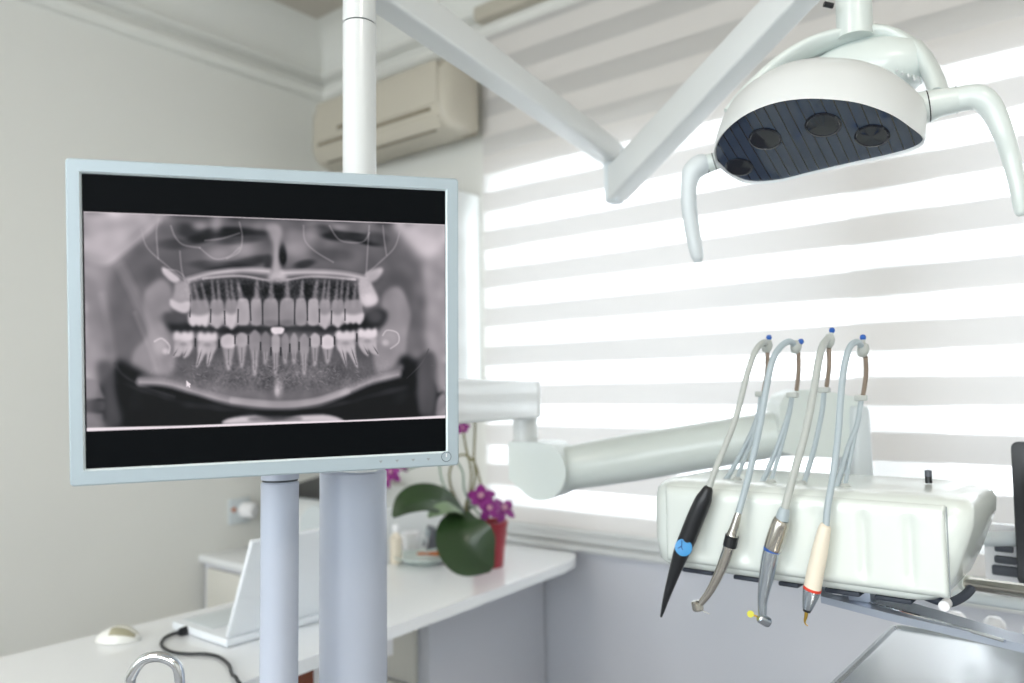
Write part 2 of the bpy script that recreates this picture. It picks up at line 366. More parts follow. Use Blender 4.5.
    # ---- lower teeth
    L=[(285,352,31,425,2,.84,0),(351,354,31,450,2,.82,0),(410,360,23,455,2,.82,1),(447,356,18,450,1,.68,1),(483,350,18,470,1,.60,2),(513,354,14,440,1,.56,2),(541,356,13,470,1,.70,2),(567,358,12,440,1,.60,2),
       (592,358,12,440,1,.62,2),(620,360,15,470,1,.62,2),(650,358,15,445,1,.74,1),(685,362,20,440,1,.86,1),(735,350,31,450,2,.84,0),(795,344,30,420,2,.86,0)]
    for x,y0,hw,yr,n,val,kind in L:
        hw*=.93; val-=.03
        if n==2 and hw>25:
            lean=-18 if x<540 else 22
            for s in (-1,1):
                poly([(x+s*hw*.8,y0+38),(x+s*hw*.75+lean*.3,y0+62),(x+s*hw*.55+lean*.8,yr),(x+s*hw*.45+lean*.7,yr-4),(x+s*hw*.15+lean*.3,y0+66),(x+s*hw*.05,y0+46)],.71,.9,2.5)
                line([(x+s*hw*.45+lean*.1,y0+45),(x+s*hw*.5+lean*.7,yr-8)],3,.36,.6,2)
            poly([(x-hw*.85,y0+26),(x+hw*.85,y0+26),(x+hw*.7,y0+52),(x,y0+56),(x-hw*.7,y0+52)],.73,.9,4)
            poly([(x-hw,y0+6),(x-hw*.6,y0-3),(x-hw*.25,y0+4),(x+hw*.1,y0-2),(x+hw*.45,y0+3),(x+hw*.8,y0-3),(x+hw,y0+8),(x+hw*.9,y0+24),(x+hw*.3,y0+27),(x-hw*.4,y0+26),(x-hw*.9,y0+24)],val-.01,1,4)
            ell(x,y0+33,hw*.35,6,.58,.5)
        else:
            cr=y0+(34 if kind==1 else 40)
            poly([(x-hw*.7,cr-4),(x-hw*.5,(cr+yr)/2),(x-4,yr),(x+3,yr),(x+hw*.5,(cr+yr)/2),(x+hw*.7,cr-4)],.64,.85,3)
            line([(x,cr+6),(x,yr-14)],3,.40,.45,2.5)
            if kind==1: c=[(x-hw,y0+10),(x-hw*.5,y0),(x,y0-3),(x+hw*.5,y0),(x+hw,y0+10),(x+hw*.8,cr),(x-hw*.8,cr)]
            else: c=[(x-hw,y0+16),(x-hw*.5,y0+2),(x,y0-4),(x+hw*.5,y0+2),(x+hw,y0+16),(x+hw*.75,cr+10),(x-hw*.75,cr+10)]
            poly(c,val,.88,2.5)
    for x,yy in [(318,385),(384,388),(428,378),(465,378),(499,395),(528,410),(555,410),(580,400),(606,395),(636,385),(667,380),(704,380),(766,372)]:
        line([(x,yy-14),(x,yy+6)],4,.24,.8,3)
        line([(x,yy),(x+1,yy+50)],3,.40,.45,3)
    poly([(528,342),(545,338),(564,342),(560,356),(545,359),(531,355)],.84,.95,2)
    # trabecular grain
    n=blur(rng.rand(NY,NX),2.2); n=(n-n.mean())/n.std()
    w=np.exp(-(((X-540)/260)**2)**2-(((Y-470)/45)**2)**2)
    I+=n*w*.018
    w=np.exp(-(((X-540)/240)**2)**4-(((Y-235)/32)**2)**2); I+=n*w*.02
    n2=blur(rng.rand(NY,NX),14); n2=(n2-n2.mean())/n2.std(); I+=n2*.018
    for _ in range(120):
        x=rng.normal(540,130);y=rng.normal(475,18)+abs(x-540)*-.04;a=rng.uniform(-1,1)
        line([(x,y),(x+9*np.cos(a),y+9*np.sin(a))],2,.66,.22,2,False)
    # neck bones bottom corners
    poly([(12,478),(45,485),(68,535),(15,540)],.56,.8,3,False)
    poly([(12,570),(62,575),(66,612),(12,616)],.52,.8,4,False)
    poly([(45,440),(90,440),(100,520),(115,612),(66,612),(60,540)],.34,.85,8)
    poly([(10,540),(62,540),(62,570),(12,572)],.36,.8,4)
    poly([(985,460),(1012,440),(1012,500),(990,520)],.60,.7,4)
    poly([(990,535),(1012,525),(1012,590),(985,588)],.66,.8,4)
    poly([(935,440),(985,420),(985,588),(940,590)],.40,.8,8)
    # chin rest and film edges
    poly([(400,608),(410,590),(480,582),(545,594),(610,582),(680,580),(720,590),(720,602),(560,604)],.82,.95,4)
    poly([(470,588),(545,582),(610,588),(600,596),(480,598)],.42,.7,4)
    line([(10,621),(300,614),(560,604),(720,601),(1012,587)],9,.92,.95,3,False)
    line([(8,20),(1012,57)],4,.86,.9,2,False)
    # mouse pointer
    poly([(294,487),(294,504),(298,500),(301,505),(304,503),(301,498),(306,497)],.95,1,.8,False)
    I=I+.35*(I-blur(I,7))+.28*(I-blur(I,36))
    I=(I-.5)*1.05+.49
    return np.clip(I,0,1)
SKY, FILL = 7.8, 15.5
# ------------------------------------------------------------------ the room
UL, VW, UR, VB, ZC = -2.713, 2.1, 2.3, -2.2, 2.76
bm = B(); bb(bm, (UL-.1, VB-.1, -.05), (UR+.1, VW+.3, 0)); struct('floor', bm, M['floor'])
bm = B(); bb(bm, (UL-.1, VB-.1, ZC), (UR+.1, VW+.3, ZC+.08)); struct('ceiling', bm, M['ceil'])
bm = B(); bb(bm, (UL-.1, VB-.1, 0), (UL, VW+.3, ZC)); struct('wall_left', bm, M['wall'])
bm = B(); bb(bm, (UR, VB-.1, 0), (UR+.1, VW+.3, ZC)); struct('wall_right', bm, M['wall'])
def wall_with_hole(name, v0, v1, u0, u1, z0, z1, m):
    bm = B()
    bb(bm, (UL, v0, 0), (u0, v1, ZC)); bb(bm, (u1, v0, 0), (UR, v1, ZC)); bb(bm, (u0, v0, 0), (u1, v1, z0)); bb(bm, (u0, v0, z1), (u1, v1, ZC))
    return struct(name, bm, m)
WU0, WU1, WZ0, WZ1 = -1.79, 1.75, 0.83, 2.03
wall_with_hole('wall_window', VW, VW+.26, WU0, WU1, WZ0, WZ1, M['wall'])
bm = B(); bb(bm, (UL+.013, VW-.005, .09), (UR, VW, .7515)); struct('daytint_panel', bm, M['daytint'])  # added thin panel, bluish daylight on the lower wall painted as its colour
BU0, BU1, BZ0, BZ1 = -2.2, 1.6, 0.8, 2.3
wall_with_hole('wall_back', VB-.2, VB, BU0, BU1, BZ0, BZ1, M['wall'])
def window(n, v, u0, u1, z0, z1, mulls, sgn):
    w = .05; r = B()
    for a, b in (((u0, z0), (u1, z0+w)), ((u0, z1-w), (u1, z1)), ((u0, z0+w), (u0+w, z1-w)), ((u1-w, z0+w), (u1, z1-w))):
        bb(r, (a[0], v-.03, a[1]), (b[0], v+.03, b[1]), .004)
    for a, b in mulls: bb(r, (a, v-.035, z0+w), (b, v+.035, z1-w), .004)
    o = struct('window_%d' % n, r, M['white'])
    g = B(); bb(g, (u0+w, v-.004, z0+w), (u1-w, v+.004, z1-w)); obj('pane', g, M['glass'], o)
    return o
window(1, VW+.13, WU0, WU1, WZ0, WZ1, [(-.61, -.40), (.62, .80)], 1)
window(2, VB-.1, BU0, BU1, BZ0, BZ1, [(-.4, -.28)], -1)
# outdoor daylight reaches the room through the two windows
def portal(name, c, rx, sx, sy):
    l = bpy.data.lights.new(name, 'AREA'); l.shape = 'RECTANGLE'; l.size = sx; l.size_y = sy; l.cycles.is_portal = True
    o = bpy.data.objects.new(name, l); COL.objects.link(o); o.location = c; o.rotation_euler = (rx, 0, 0)
portal('window_portal', ((WU0+WU1)/2, VW+.27, (WZ0+WZ1)/2), math.radians(-90), WU1-WU0, WZ1-WZ0)
portal('back_window_portal', ((BU0+BU1)/2, VB-.21, (BZ0+BZ1)/2), math.radians(90), BU1-BU0, BZ1-BZ0)
# cornice: bead, groove, cove to the ceiling
prof = [(0, 2.498), (.026, 2.500), (.040, 2.514), (.042, 2.530), (.034, 2.544), (.006, 2.550), (.004, 2.574), (.034, 2.580), (.046, 2.592), (.044, 2.606), (.030, 2.614), (.012, 2.618)]
prof += [(.014+.15*(1-math.cos(math.radians(a))), 2.628+(ZC-2.628)*math.sin(math.radians(a))) for a in range(0, 91, 10)] + [(.0, ZC)]
bm = B(); loft(bm, [[V(UL+d, VB, z) for d, z in prof], [V(UL+d, VW-d, z) for d, z in prof]]); struct('trim_1', bm, M['wall'])
bm = B(); loft(bm, [[V(UL+d, VW-d, z) for d, z in prof], [V(UR, VW-d, z) for d, z in prof]]); struct('trim_2', bm, M['wall'])
# ledge under the blind and a cable duct beneath it
bm = B(); bb(bm, (-1.76, VW-.035, .775), (UR, VW, .805), .006); bb(bm, (-1.76, VW-.05, .752), (UR, VW, .774), .006); struct('trim_3', bm, M['white'])
bm = B(); bb(bm, (UL, VB, 0), (UL+.012, VW, .09), .003); struct('baseboard_left', bm, M['skirting'])
bm = B(); bb(bm, (UL+.012, VW-.012, 0), (UR, VW, .09), .003); struct('baseboard_window', bm, M['skirting'])
# ------------------------------------------------------------------ zebra blind
z = thing('zebra_blind', (0.2, VW-.03, .81), 'wide white zebra roller blind with alternating sheer and dense bands over the window', 'blind')
bm = B()
us = np.linspace(-1.788, 1.9, 60); zs = np.linspace(.815, 2.56, 40)
g = [[bm.verts.new((u, VW-.028+.0015*math.sin(u*9), zz)) for u in us] for zz in zs]
for i in range(len(zs)-1):
    for j in range(len(us)-1): bm.faces.new((g[i][j], g[i][j+1], g[i+1][j+1], g[i+1][j]))
obj('fabric', bm, M['blind'], z)
bm = B(); tube(bm, [V(-1.788, VW-.035, .812), V(1.9, VW-.035, .812)], .009, 12); obj('bottom_rail', bm, M['white'], z)
bm = B(); bb(bm, (-1.788, VW-.075, 2.545), (1.91, VW-.005, 2.60), .01); obj('head_rail', bm, M['ac'], z)
# ------------------------------------------------------------------ air conditioner
a = thing('air_conditioner', (-2.13, VW, 2.14), 'cream wall-mounted air conditioner under the cornice in the corner', 'air conditioner')
u0, u1 = -2.50, -1.768
def acprof(u, k):
    zc, vc = 2.255, 2.09
    P = [(2.10, 2.385), (1.93, 2.385), (1.885, 2.37), (1.865, 2.33), (1.862, 2.20), (1.872, 2.165), (1.90, 2.14), (1.96, 2.128), (2.04, 2.145), (2.10, 2.17)]
    return [V(u, min(2.1 if u < -1.84 else 2.015, vc+(v-vc)*k), zc+(z_-zc)*(k*.25+.75)) for v, z_ in P]
bm = B(); loft(bm, [acprof(u, k) for u, k in ((u0-.02, .60), (u0-.01, .85), (u0+.01, .95), (u0+.04, 1), (-1.841, 1), (-1.839, 1), (u1-.035, 1), (u1-.012, .96), (u1, .85), (u1+.008, .6))]); obj('body', bm, M['ac'], a, 50)
bm = B(); bb(bm, (u0+.05, 1.858, 2.215), (u1-.035, 1.864, 2.362), .002); obj('front_panel', bm, M['ac'], a)
bm = B(); R = Matrix.Rotation(math.radians(35), 3, 'X')
box(bm, V((u0+u1)/2, 1.878, 2.158), (u1-u0-.08, .008, .045), R, .002); obj('louver', bm, M['ac'], a)
bm = B(); bb(bm, (u0+.06, 1.859, 2.196), (u1-.07, 1.868, 2.206)); bb(bm, (u0+.07, 1.892, 2.1385), (u1-.08, 1.93, 2.143)); obj('air_slot', bm, M['acdark'], a)
bm = B(); bb(bm, (-2.32, 1.8555, 2.235), (-2.26, 1.859, 2.25), .001); obj('display_window', bm, M['acdark'], a)
# ------------------------------------------------------------------ wall cabinet beside the blind
c = thing('wall_cabinet', (-2.05, VW, 1.17), 'tall white wall cabinet hung left of the blind behind the monitor', 'cabinet')
bm = B(); bb(bm, (-2.40, 1.90, 1.17), (-1.825, VW-.001, 1.945), .003); obj('body', bm, M['white'], c)
for s in (0, 1):
    bm = B(); bb(bm, (-2.398+s*.288, 1.880, 1.175), (-2.114+s*.288, 1.899, 1.94), .003); d = obj('door', bm, M['white'], c)
    bm = B(); tube(bm, cat([V(-2.13+s*.03, 1.880, 1.22), V(-2.13+s*.03, 1.862, 1.23), V(-2.13+s*.03, 1.862, 1.31), V(-2.13+s*.03, 1.880, 1.32)], 4), .005, 8); obj('handle', bm, M['chrome'], d)
# ------------------------------------------------------------------ corner cabinet with drawer
CZ = .674
c = thing('corner_cabinet', (-2.1, 1.85, 0), 'low off-white corner cabinet with a drawer between the walls', 'cabinet')
bm = B(); bb(bm, (UL+.013, 1.565, .08), (-1.56, VW-.0125, CZ-.028)); obj('body', bm, M['daytint'], c)
bm = B(); bb(bm, (UL+.001, 1.545, CZ-.026), (-1.545, VW-.015, CZ), .004); obj('top', bm, M['desk'], c)
bm = B(); bb(bm, (UL+.04, 1.60, 0), (-1.60, VW-.03, .079)); obj('plinth', bm, M['seam2'], c)
for s in range(2):
    for t in range(3):
        z1 = CZ-.04-t*.19; x0 = UL+.05+s*.535
        bm = B(); bb(bm, (x0, 1.547, z1-.18), (x0+.525, 1.564, z1), .003); d = obj('drawer', bm, M['laminate'], c)
        bm = B(); lathe(bm, [(.006,0),(.006,.012),(.014,.018),(.012,.026),(0,.028)], (x0+(.26 if s else .27), 1.547, z1-.09), (0,-1,0), 16); obj('knob', bm, M['steel'], d)
# sterilizer on the cabinet
s = thing('sterilizer', (-2.25, 1.88, CZ), 'white tabletop sterilizer with a dark sloping top on the corner cabinet', 'sterilizer')
bm = B(); P = [(1.72, CZ+.02), (1.72, CZ+.15), (1.76, CZ+.205), (2.02, CZ+.235), (2.02, CZ+.02)]
prism(bm, [V(-2.56, v, z_) for v, z_ in P], (.62, 0, 0), .008); obj('body', bm, M['white'], s)
bm = B(); prism(bm, [V(-2.54, 1.745, CZ+.206), V(-2.54, 2.0, CZ+.236), V(-2.54, 1.99, CZ+.262), V(-2.54, 1.78, CZ+.226)], (.34, 0, 0), .003); obj('top_cover', bm, M['black'], s)
bm = B(); lathe(bm, [(.085,0),(.085,.012),(.078,.018),(0,.02)], (-2.25, 1.72, CZ+.11), (0,-1,0), 32); obj('door', bm, M['grey_pl'], s)
for x in (-2.5, -2.0):
    for y in (1.76, 1.98): bm = B(); lathe(bm, [(.015,0),(.015,.021)], (x, y, CZ), seg=12); obj('foot', bm, M['rubber'], s)
# socket with a plug on the left wall
s = thing('wall_socket', (UL, 1.70, .80), 'square wall socket with a white round plug adaptor on the left wall', 'socket')
bm = B(); bb(bm, (UL, 1.66, .765), (UL+.012, 1.75, .86), .004); obj('face_plate', bm, M['grey_pl'], s)
bm = B(); lathe(bm, [(.026,0),(.030,.01),(.030,.05),(.024,.058),(0,.059)], (UL+.012, 1.715, .815), (1,.35,0), 20); obj('plug', bm, M['cup'], s)
bm = B(); lathe(bm, [(.008,0),(.008,.006),(0,.007)], (UL+.012, 1.677, .82), (1,0,0), 12); obj('indicator', bm, M['orange'], s)
# ------------------------------------------------------------------ desk
DZ = .75
d = thing('reception_desk', (-1.53, 1.1, 0), 'long white laminate desk running toward the window below the monitor', 'desk')
out = [(-1.754, 2.07), (-1.754, .18), (-1.70, .13), (-1.24, .13), (-1.215, .17), (-1.255, .78), (-1.29, 1.17), (-1.345, 1.90), (-1.365, 1.985), (-1.40, 2.04), (-1.46, 2.07)]
bm = B(); prism(bm, [V(x, y, DZ-.026) for x, y in out], (0, 0, .026), .006); obj('desktop', bm, M['desk'], d)
for v_ in (.30, 1.02):
    bm = B(); bb(bm, (-1.70, v_-.012, 0), (-1.34, v_+.012, DZ-.0265), .002); obj('leg_panel', bm, M['desk'], d)
bm = B(); bb(bm, (-1.69, .313, .655), (-1.325, 1.007, .667), .002); obj('shelf', bm, M['desk'], d)
bm = B(); bb(bm, (-1.374, 1.19, .664), (-1.35, 1.24, .7235), .003); obj('cable_box', bm, M['cup'], d)
o = obj('document_folder', bb(B(), (-1.60, .84, .668), (-1.312, .995, .712), .003), M['brown']); tag(o, 'orange-brown folder lying on the shelf under the desk', 'folder')
o = obj('document_folder', bb(B(), (-1.60, .60, .668), (-1.295, .82, .700), .003), M['navy']); tag(o, 'navy blue folder lying on the shelf under the desk', 'folder')
# laptop
l = thing('laptop', (-1.50, 1.03, DZ), 'white open laptop seen from behind on the desk', 'laptop')
bm = B(); bb(bm, (-1.66, .885, DZ+.001), (-1.445, 1.195, DZ+.018), .005); obj('base', bm, M['laptop'], l)
bm = B(); bb(bm, (-1.645, .905, DZ+.0181), (-1.53, 1.175, DZ+.0195), .0005); obj('keyboard', bm, M['grey_pl'], l)
th = math.radians(23); c0 = V(-1.452, 1.04, DZ+.020); bm = B()
R = Matrix.Rotation(th, 3, 'Y'); box(bm, c0+R @ V(0, 0, .108), (.010, .306, .216), R, .004, 3); ld = obj('lid', bm, M['laptop'], l)
bm = B(); box(bm, c0+R @ V(-.0056, 0, .105), (.001, .285, .178), R); obj('screen', bm, M['black'], ld)
bm = B(); tube(bm, [V(-1.455, .93, DZ+.019), V(-1.455, 1.15, DZ+.019)], .006, 10); obj('hinge', bm, M['grey_pl'], l)
# power cord with black plug
bm = B(); pts = [PZ(x, y, DZ+.004) for x, y in ((188,630),(172,634),(163,639),(162,646),(172,652),(188,654),(205,654),(219,657),(229,665),(232,674))]
e = pts[-1]; pts += [V(-1.262, e.y-.012, DZ+.004), V(-1.235, e.y-.02, DZ-.03), V(-1.24, e.y-.02, .45)]
tube(bm, cat(pts, 5), .0032, 10); k = obj('power_cord', bm, M['black']); tag(k, 'thin black power cord curling across the desk from the laptop', 'cord')
bm = B(); p0 = PZ(196, 626.5, DZ+.009); p1 = PZ(178, 633, DZ+.009); tube(bm, [p0, p0.lerp(p1,.15), p0.lerp(p1,.85), p1], [.005,.0085,.0085,.005], 12); obj('plug', bm, M['black'], k)
# computer mouse
p = PZ(118, 641, DZ); m_ = thing('computer_mouse', p, 'white computer mouse with grey buttons near the wall edge of the desk', 'mouse')
def mouse_ring(t, k=1.0):
    w = .029*math.sin(math.pi*min(max(t, .02), .98))**.5*k; h = .029*math.sin(math.pi*min(max(t*.92+.04, .02), .98))**.6*k
    return w, h
bm = B(); dr = V(.78, .62, 0); sd = V(-.62, .78, 0); rings = []
for i in range(13):
    t = i/12; w, h = mouse_ring(t); cc = p + dr*(t-.5)*.088
    rings.append([cc + sd*w*math.cos(a) + V(0,0,.001+h*max(0, math.sin(a))) for a in [math.pi*2*j/20 for j in range(20)]])
loft(bm, rings); obj('body', bm, M['mouse'], m_, 80)
for s_ in (-1, 1):
    bm = B(); rings = []
    for i in range(7):
        t = .40+.09*i; w, h = mouse_ring(t, 1.03); cc = p + dr*(t-.5)*.088
        rings.append([cc + sd*w*math.cos(a) + V(0,0,.001+h*math.sin(a)) for a in [math.radians(90+s_*(14+6.5*j)) for j in range(7)]] + [cc + sd*w*.9*math.cos(a) + V(0,0,.001+h*.9*math.sin(a)) for a in [math.radians(90+s_*(14+6.5*j)) for j in range(6,-1,-1)]])
    loft(bm, rings); obj('button', bm, M['mousegrey'], m_, 80)
# ------------------------------------------------------------------ orchid
P0 = PZ(489, 566, DZ); o_ = thing('potted_orchid', P0, 'purple-flowered orchid with broad dark leaves in a crimson pot on the desk', 'plant')
bm = B(); lathe(bm, [(.040,0),(.042,.004),(.054,.115),(.057,.12),(.057,.128),(.051,.128),(.047,.11)], P0, seg=32); obj('pot', bm, M['pot'], o_)
bm = B(); lathe(bm, [(.047,.0),(0,.004)], P0+V(0,0,.11), seg=20); obj('soil', bm, M['soil'], o_)
def leaf(pts, ws, nrm, m, fold=.25):
    """curved leaf blade: spine points, half widths, face direction"""
    S = cat(pts, 5); W = catr(ws, 5); bm = B(); rings = []
    for i, p in enumerate(S):
        d_ = (S[min(i+1,len(S)-1)]-S[max(i-1,0)]).normalized(); n_ = Vector(nrm); n_ = (n_-d_*n_.dot(d_)).normalized(); s_ = d_.cross(n_)
        row = [p + s_*W[i]*q + n_*abs(q)*W[i]*fold for q in (-1,-.6,-.2,0,.2,.6,1)] + [p + s_*W[i]*q + n_*(abs(q)*W[i]*fold-.0025) for q in (1,.6,.2,0,-.2,-.6,-1)]
        rings.append(row)
    loft(bm, rings); return obj('leaf', bm, m, o_, 60)
def F(x, y, dd): return PD(x, y, dd)
leaf([F(466,516,2.17), F(450,505,2.13), F(425,500,2.10), F(406,505,2.08), F(393,517,2.07)], [.012,.042,.052,.040,.006], (.35,-.6,.8), M['leaf'])
leaf([F(463,512,2.15), F(460,526,2.10), F(466,543,2.07), F(478,557,2.06), F(492,569,2.06)], [.020,.058,.076,.064,.010], (.5,-.75,.45), M['leaf'])
leaf([F(466,512,2.20), F(478,505,2.26), F(492,510,2.30)], [.01,.03,.006], (-.2,-.4,.8), M['leaf'])
leaf([F(462,514,2.13), F(450,508,2.09), F(436,512,2.07), F(428,517,2.06)], [.012,.02,.018,.004], (.3,-.6,.7), M['leafhi'])
b_ = P0+V(0,0,.11)
STEMS = [([(466,512),(470,490),(471,470),(466,448),(463,430)],2.2,'stem'), ([(468,512),(475,480),(474,455),(475,425),(473,400)],2.22,'stem'), ([(464,510),(452,490),(450,470),(460,455),(474,462),(482,490),(484,505)],2.2,'stem'),
         ([(458,508),(446,490),(440,470),(440,440)],2.18,'stem2'), ([(466,495),(462,470),(448,455),(430,462),(405,470)],2.17,'stem2')]
for q, dd, mm in STEMS:
    bm = B(); tube(bm, cat([b_]+[F(x, y, dd) for x, y in q], 5), .0032, 8); obj('stem', bm, M[mm], o_)
def flower(c_, r, nrm, closed=False):
    n_ = Vector(nrm).normalized(); x_, y_ = frame_of(n_); root = None
    bm = B()
    for k in range(5):
        a_ = math.radians(90+72*k+random.uniform(-8,8)); d_ = (x_*math.cos(a_)+y_*math.sin(a_)+n_*random.uniform(-.1,.8)).normalized(); s_ = d_.cross(n_).normalized(); rings = []
        for t, w in ((0,.10),(.3,.26),(.6,.34),(.85,.20),(1,.03)):
            pp = c_+d_*r*t-n_*r*.35*t*t; rings.append([pp-s_*w*r, pp+n_*.06*r, pp+s_*w*r, pp-n_*.05*r])
        loft(bm, rings)
    f = obj('flower', bm, M['petal'], o_, 60)
    bm = B(); lathe(bm, [(.0,0),(r*.16,r*.08),(r*.2,r*.25),(r*.1,r*.4),(0,r*.42)], c_, n_, 10); obj('flower_lip', bm, M['petalc'], f)
for x, y, dd, r, n_ in ((463,428,2.2,.022,(.5,-.7,.3)),(481,497,2.16,.044,(.5,-.6,.5)),(489,508,2.14,.038,(.7,-.5,.2)),(503,509,2.17,.042,(.9,-.2,.6)),
                     (392,472,2.17,.032,(.2,-.8,.2)),(388,479,2.17,.028,(-.3,-.8,.3)),(404,468,2.17,.016,(.2,-.8,-.3)),(513,419,2.25,.02,(.5,-.7,.3))):
    if x == 513: continue
    flower(F(x, y, dd), r, n_)
# ------------------------------------------------------------------ small things by the orchid
p = PZ(424, 562, DZ); o = thing('glass_dish', p, 'round pale green glass dish on the desk left of the orchid', 'dish')
bm = B(); lathe(bm, [(.05,0),(.055,.002),(.088,.018),(.090,.022),(.086,.021),(.052,.006),(0,.005)], p, seg=36); obj('bowl', bm, M['glassdish'], o)
p = PZ(411, 553, DZ+.008)
c = thing('white_cup', p, 'white porcelain cup standing in the glass dish', 'cup')
bm = B(); lathe(bm, [(.018,0),(.02,.003),(.027,.06),(.028,.064),(.025,.064),(.018,.01),(0,.008)], p, seg=24); obj('cup_body', bm, M['cup'], c)
bm = B(); q = p+V(.022,.017,0); tube(bm, cat([q+V(0,0,.05), q+V(.016,.012,.045), q+V(.016,.012,.02), q+V(-.002,0,.014)], 5), .003, 8); obj('cup_handle', bm, M['cup'], c)
p = PZ(396, 563, DZ); o = thing('tube_bottle', p, 'slim white bottle beside the column on the desk', 'bottle')
bm = B(); lathe(bm, [(.016,0),(.018,.003),(.018,.075),(.009,.085),(.009,.09)], p, seg=20); obj('bottle_body', bm, M['cream'], o)
bm = B(); lathe(bm, [(.0105,.09),(.0105,.108),(.008,.112),(0,.112)], p, seg=16); obj('cap', bm, M['cup'], o)
p = PZ(432, 556, DZ+.012); bm = B(); a_ = V(.79,.6,0)
rr = [(p+a_*x+V(0,0,.007), r) for x, r in ((-.045,.004),(-.04,.007),(-.015,.006),(0,.009),(.03,.012),(.045,.010),(.05,.003))]
tube(bm, [x for x, _ in rr], [r for _, r in rr], 12, True, .6); tag(obj('wooden_brush_handle', bm, M['orange']), 'orange-brown wooden brush lying in the glass dish', 'brush')
p = PZ(431, 553, DZ); o = thing('card_reader', p, 'small dark grey device standing behind the dish near the window', 'device')
bm = B(); R = Matrix.Rotation(math.radians(-35), 3, 'Z') @ Matrix.Rotation(math.radians(-15), 3, 'X'); box(bm, p+V(0,0,.042), (.09,.03,.075), R, .006); obj('casing', bm, M['darkdev'], o)
bm = B(); box(bm, p+V(0,0,.042)+R @ V(0,-.0155,.008), (.06,.002,.04), R, .001); obj('display', bm, M['hose2'], o)
bm = B(); box(bm, p+V(0,0,.006), (.09,.05,.01), Matrix.Rotation(math.radians(-35), 3, 'Z'), .003); obj('foot', bm, M['darkdev'], o)
# ------------------------------------------------------------------ dental monitor
MR = Matrix(((0.56004,-0.82576,0.0669),(0.82834,0.55674,-0.06236),(0.01425,0.09034,0.99581))); MP = V(-0.7372,0.5074,1.3288)
def mp(x, y, z): return MP + MR @ V(x, y, z)             # x right, y into the casing, z up, measured from the screen centre
SW, SH, L_, R_, T_, B_ = .376, .301, .0140, .0146, .0144, .0168
mon = thing('dental_monitor', mp(0, .05, -SH/2), 'silver-blue framed flat monitor showing a panoramic dental x-ray', 'monitor')
x0, x1, z0, z1 = -SW/2-L_, SW/2+R_, -SH/2-B_, SH/2+T_
def ring_pts(a, b, c, d_, y, r): return [mp(x, y, z_) for x, z_ in rrect(a, b, c, d_, r, 4)]
bm = B(); rings = [ring_pts(x0, z0, x1, z1, .030, .004), ring_pts(x0, z0, x1, z1, -.0025, .004), ring_pts(x0+.0015, z0+.0015, x1-.0015, z1-.0015, -.004, .003),
   ring_pts(-SW/2-.0016, -SH/2-.0016, SW/2+.0016, SH/2+.0016, -.004, .0003), ring_pts(-SW/2-.0016, -SH/2-.0016, SW/2+.0016, SH/2+.0016, .030, .0003)]
loft(bm, rings, True, False)
a_, b2 = rings[-1], rings[0]
vs = bm.verts; vs.ensure_lookup_table(); n = len(a_); tot = len(vs)
for k in range(n): bm.faces.new((vs[tot-n+k], vs[tot-n+(k+1)%n], vs[(k+1)%n], vs[k]))
bz = obj('bezel', bm, M['bezel'], mon)
bm = B(); rings = [ring_pts(-SW/2-.0016, -SH/2-.0016, SW/2+.0016, SH/2+.0016, -.0041, .0003), ring_pts(-SW/2, -SH/2, SW/2, SH/2, -.0004, .0003)]
loft(bm, rings, True, False); obj('inner_lip', bm, M['bezlip'], bz)
bm = B(); loft(bm, [ring_pts(x0+.002, z0+.002, x1-.002, z1-.002, .0301, .004), ring_pts(x0+.004, z0+.004, x1-.004, z1-.004, .038, .006), ring_pts(x0+.05, z0+.05, x1-.05, z1-.05, .055, .02), ring_pts(x0+.06, z0+.06, x1-.06, z1-.06, .056, .02)]); obj('back_cover', bm, M['cool'], mon)
# screen: the black desktop and the radiograph on it
bm = B(); loft(bm, [[mp(x, .004, z_) for x, z_ in rrect(-SW/2, -SH/2, SW/2, SH/2, .0002, 1)], [mp(x, .0, z_) for x, z_ in rrect(-SW/2, -SH/2, SW/2, SH/2, .0002, 1)]])
m_ = mat('black_screen', (4,5,6), .5, var=.05, spec=.04); b__ = m_.node_tree.nodes['Principled BSDF']; b__.inputs['Emission Color'].default_value = lin((12,15,18))+(1,); b__.inputs['Emission Strength'].default_value = .7
scr = obj('screen', bm, m_, mon)
NX, NY = 660, 350
I = paint_xray(NX, NY)
rgb = np.stack([I*.975, I*.93, I*.955], -1); rgb = rgb + np.array([.03,.04,.055])*(1-I[...,None])
lnr = np.where(rgb > .04045, ((rgb+.055)/1.055)**2.4, rgb/12.92)
XA, XB, ZT, ZB = -SW/2+.0015, SW/2-.0005, SH/2-.0385, -SH/2+.0385
S_, T2 = np.meshgrid(np.linspace(XA, XB, NX), np.linspace(ZT, ZB, NY))
mr = np.array(MR); co_ = np.array(MP)[None,None] + S_[...,None]*mr[:,0] + T2[...,None]*mr[:,2] - .0003*mr[:,1]
idx = np.arange(NX*NY).reshape(NY, NX); q = np.stack([idx[:-1,:-1], idx[1:,:-1], idx[1:,1:], idx[:-1,1:]], -1).reshape(-1, 4)
me = bpy.data.meshes.new('radiograph'); me.vertices.add(NX*NY); me.vertices.foreach_set('co', co_.reshape(-1).astype(np.float32))
me.loops.add(q.size); me.loops.foreach_set('vertex_index', q.reshape(-1).astype(np.int32)); me.polygons.add(len(q)); me.polygons.foreach_set('loop_start', np.arange(0, q.size, 4, dtype=np.int32)); me.update(calc_edges=True)
ca = me.color_attributes.new('film', 'FLOAT_COLOR', 'POINT'); ca.data.foreach_set('color', np.concatenate([lnr, np.ones((NY,NX,1))], -1).reshape(-1).astype(np.float32))
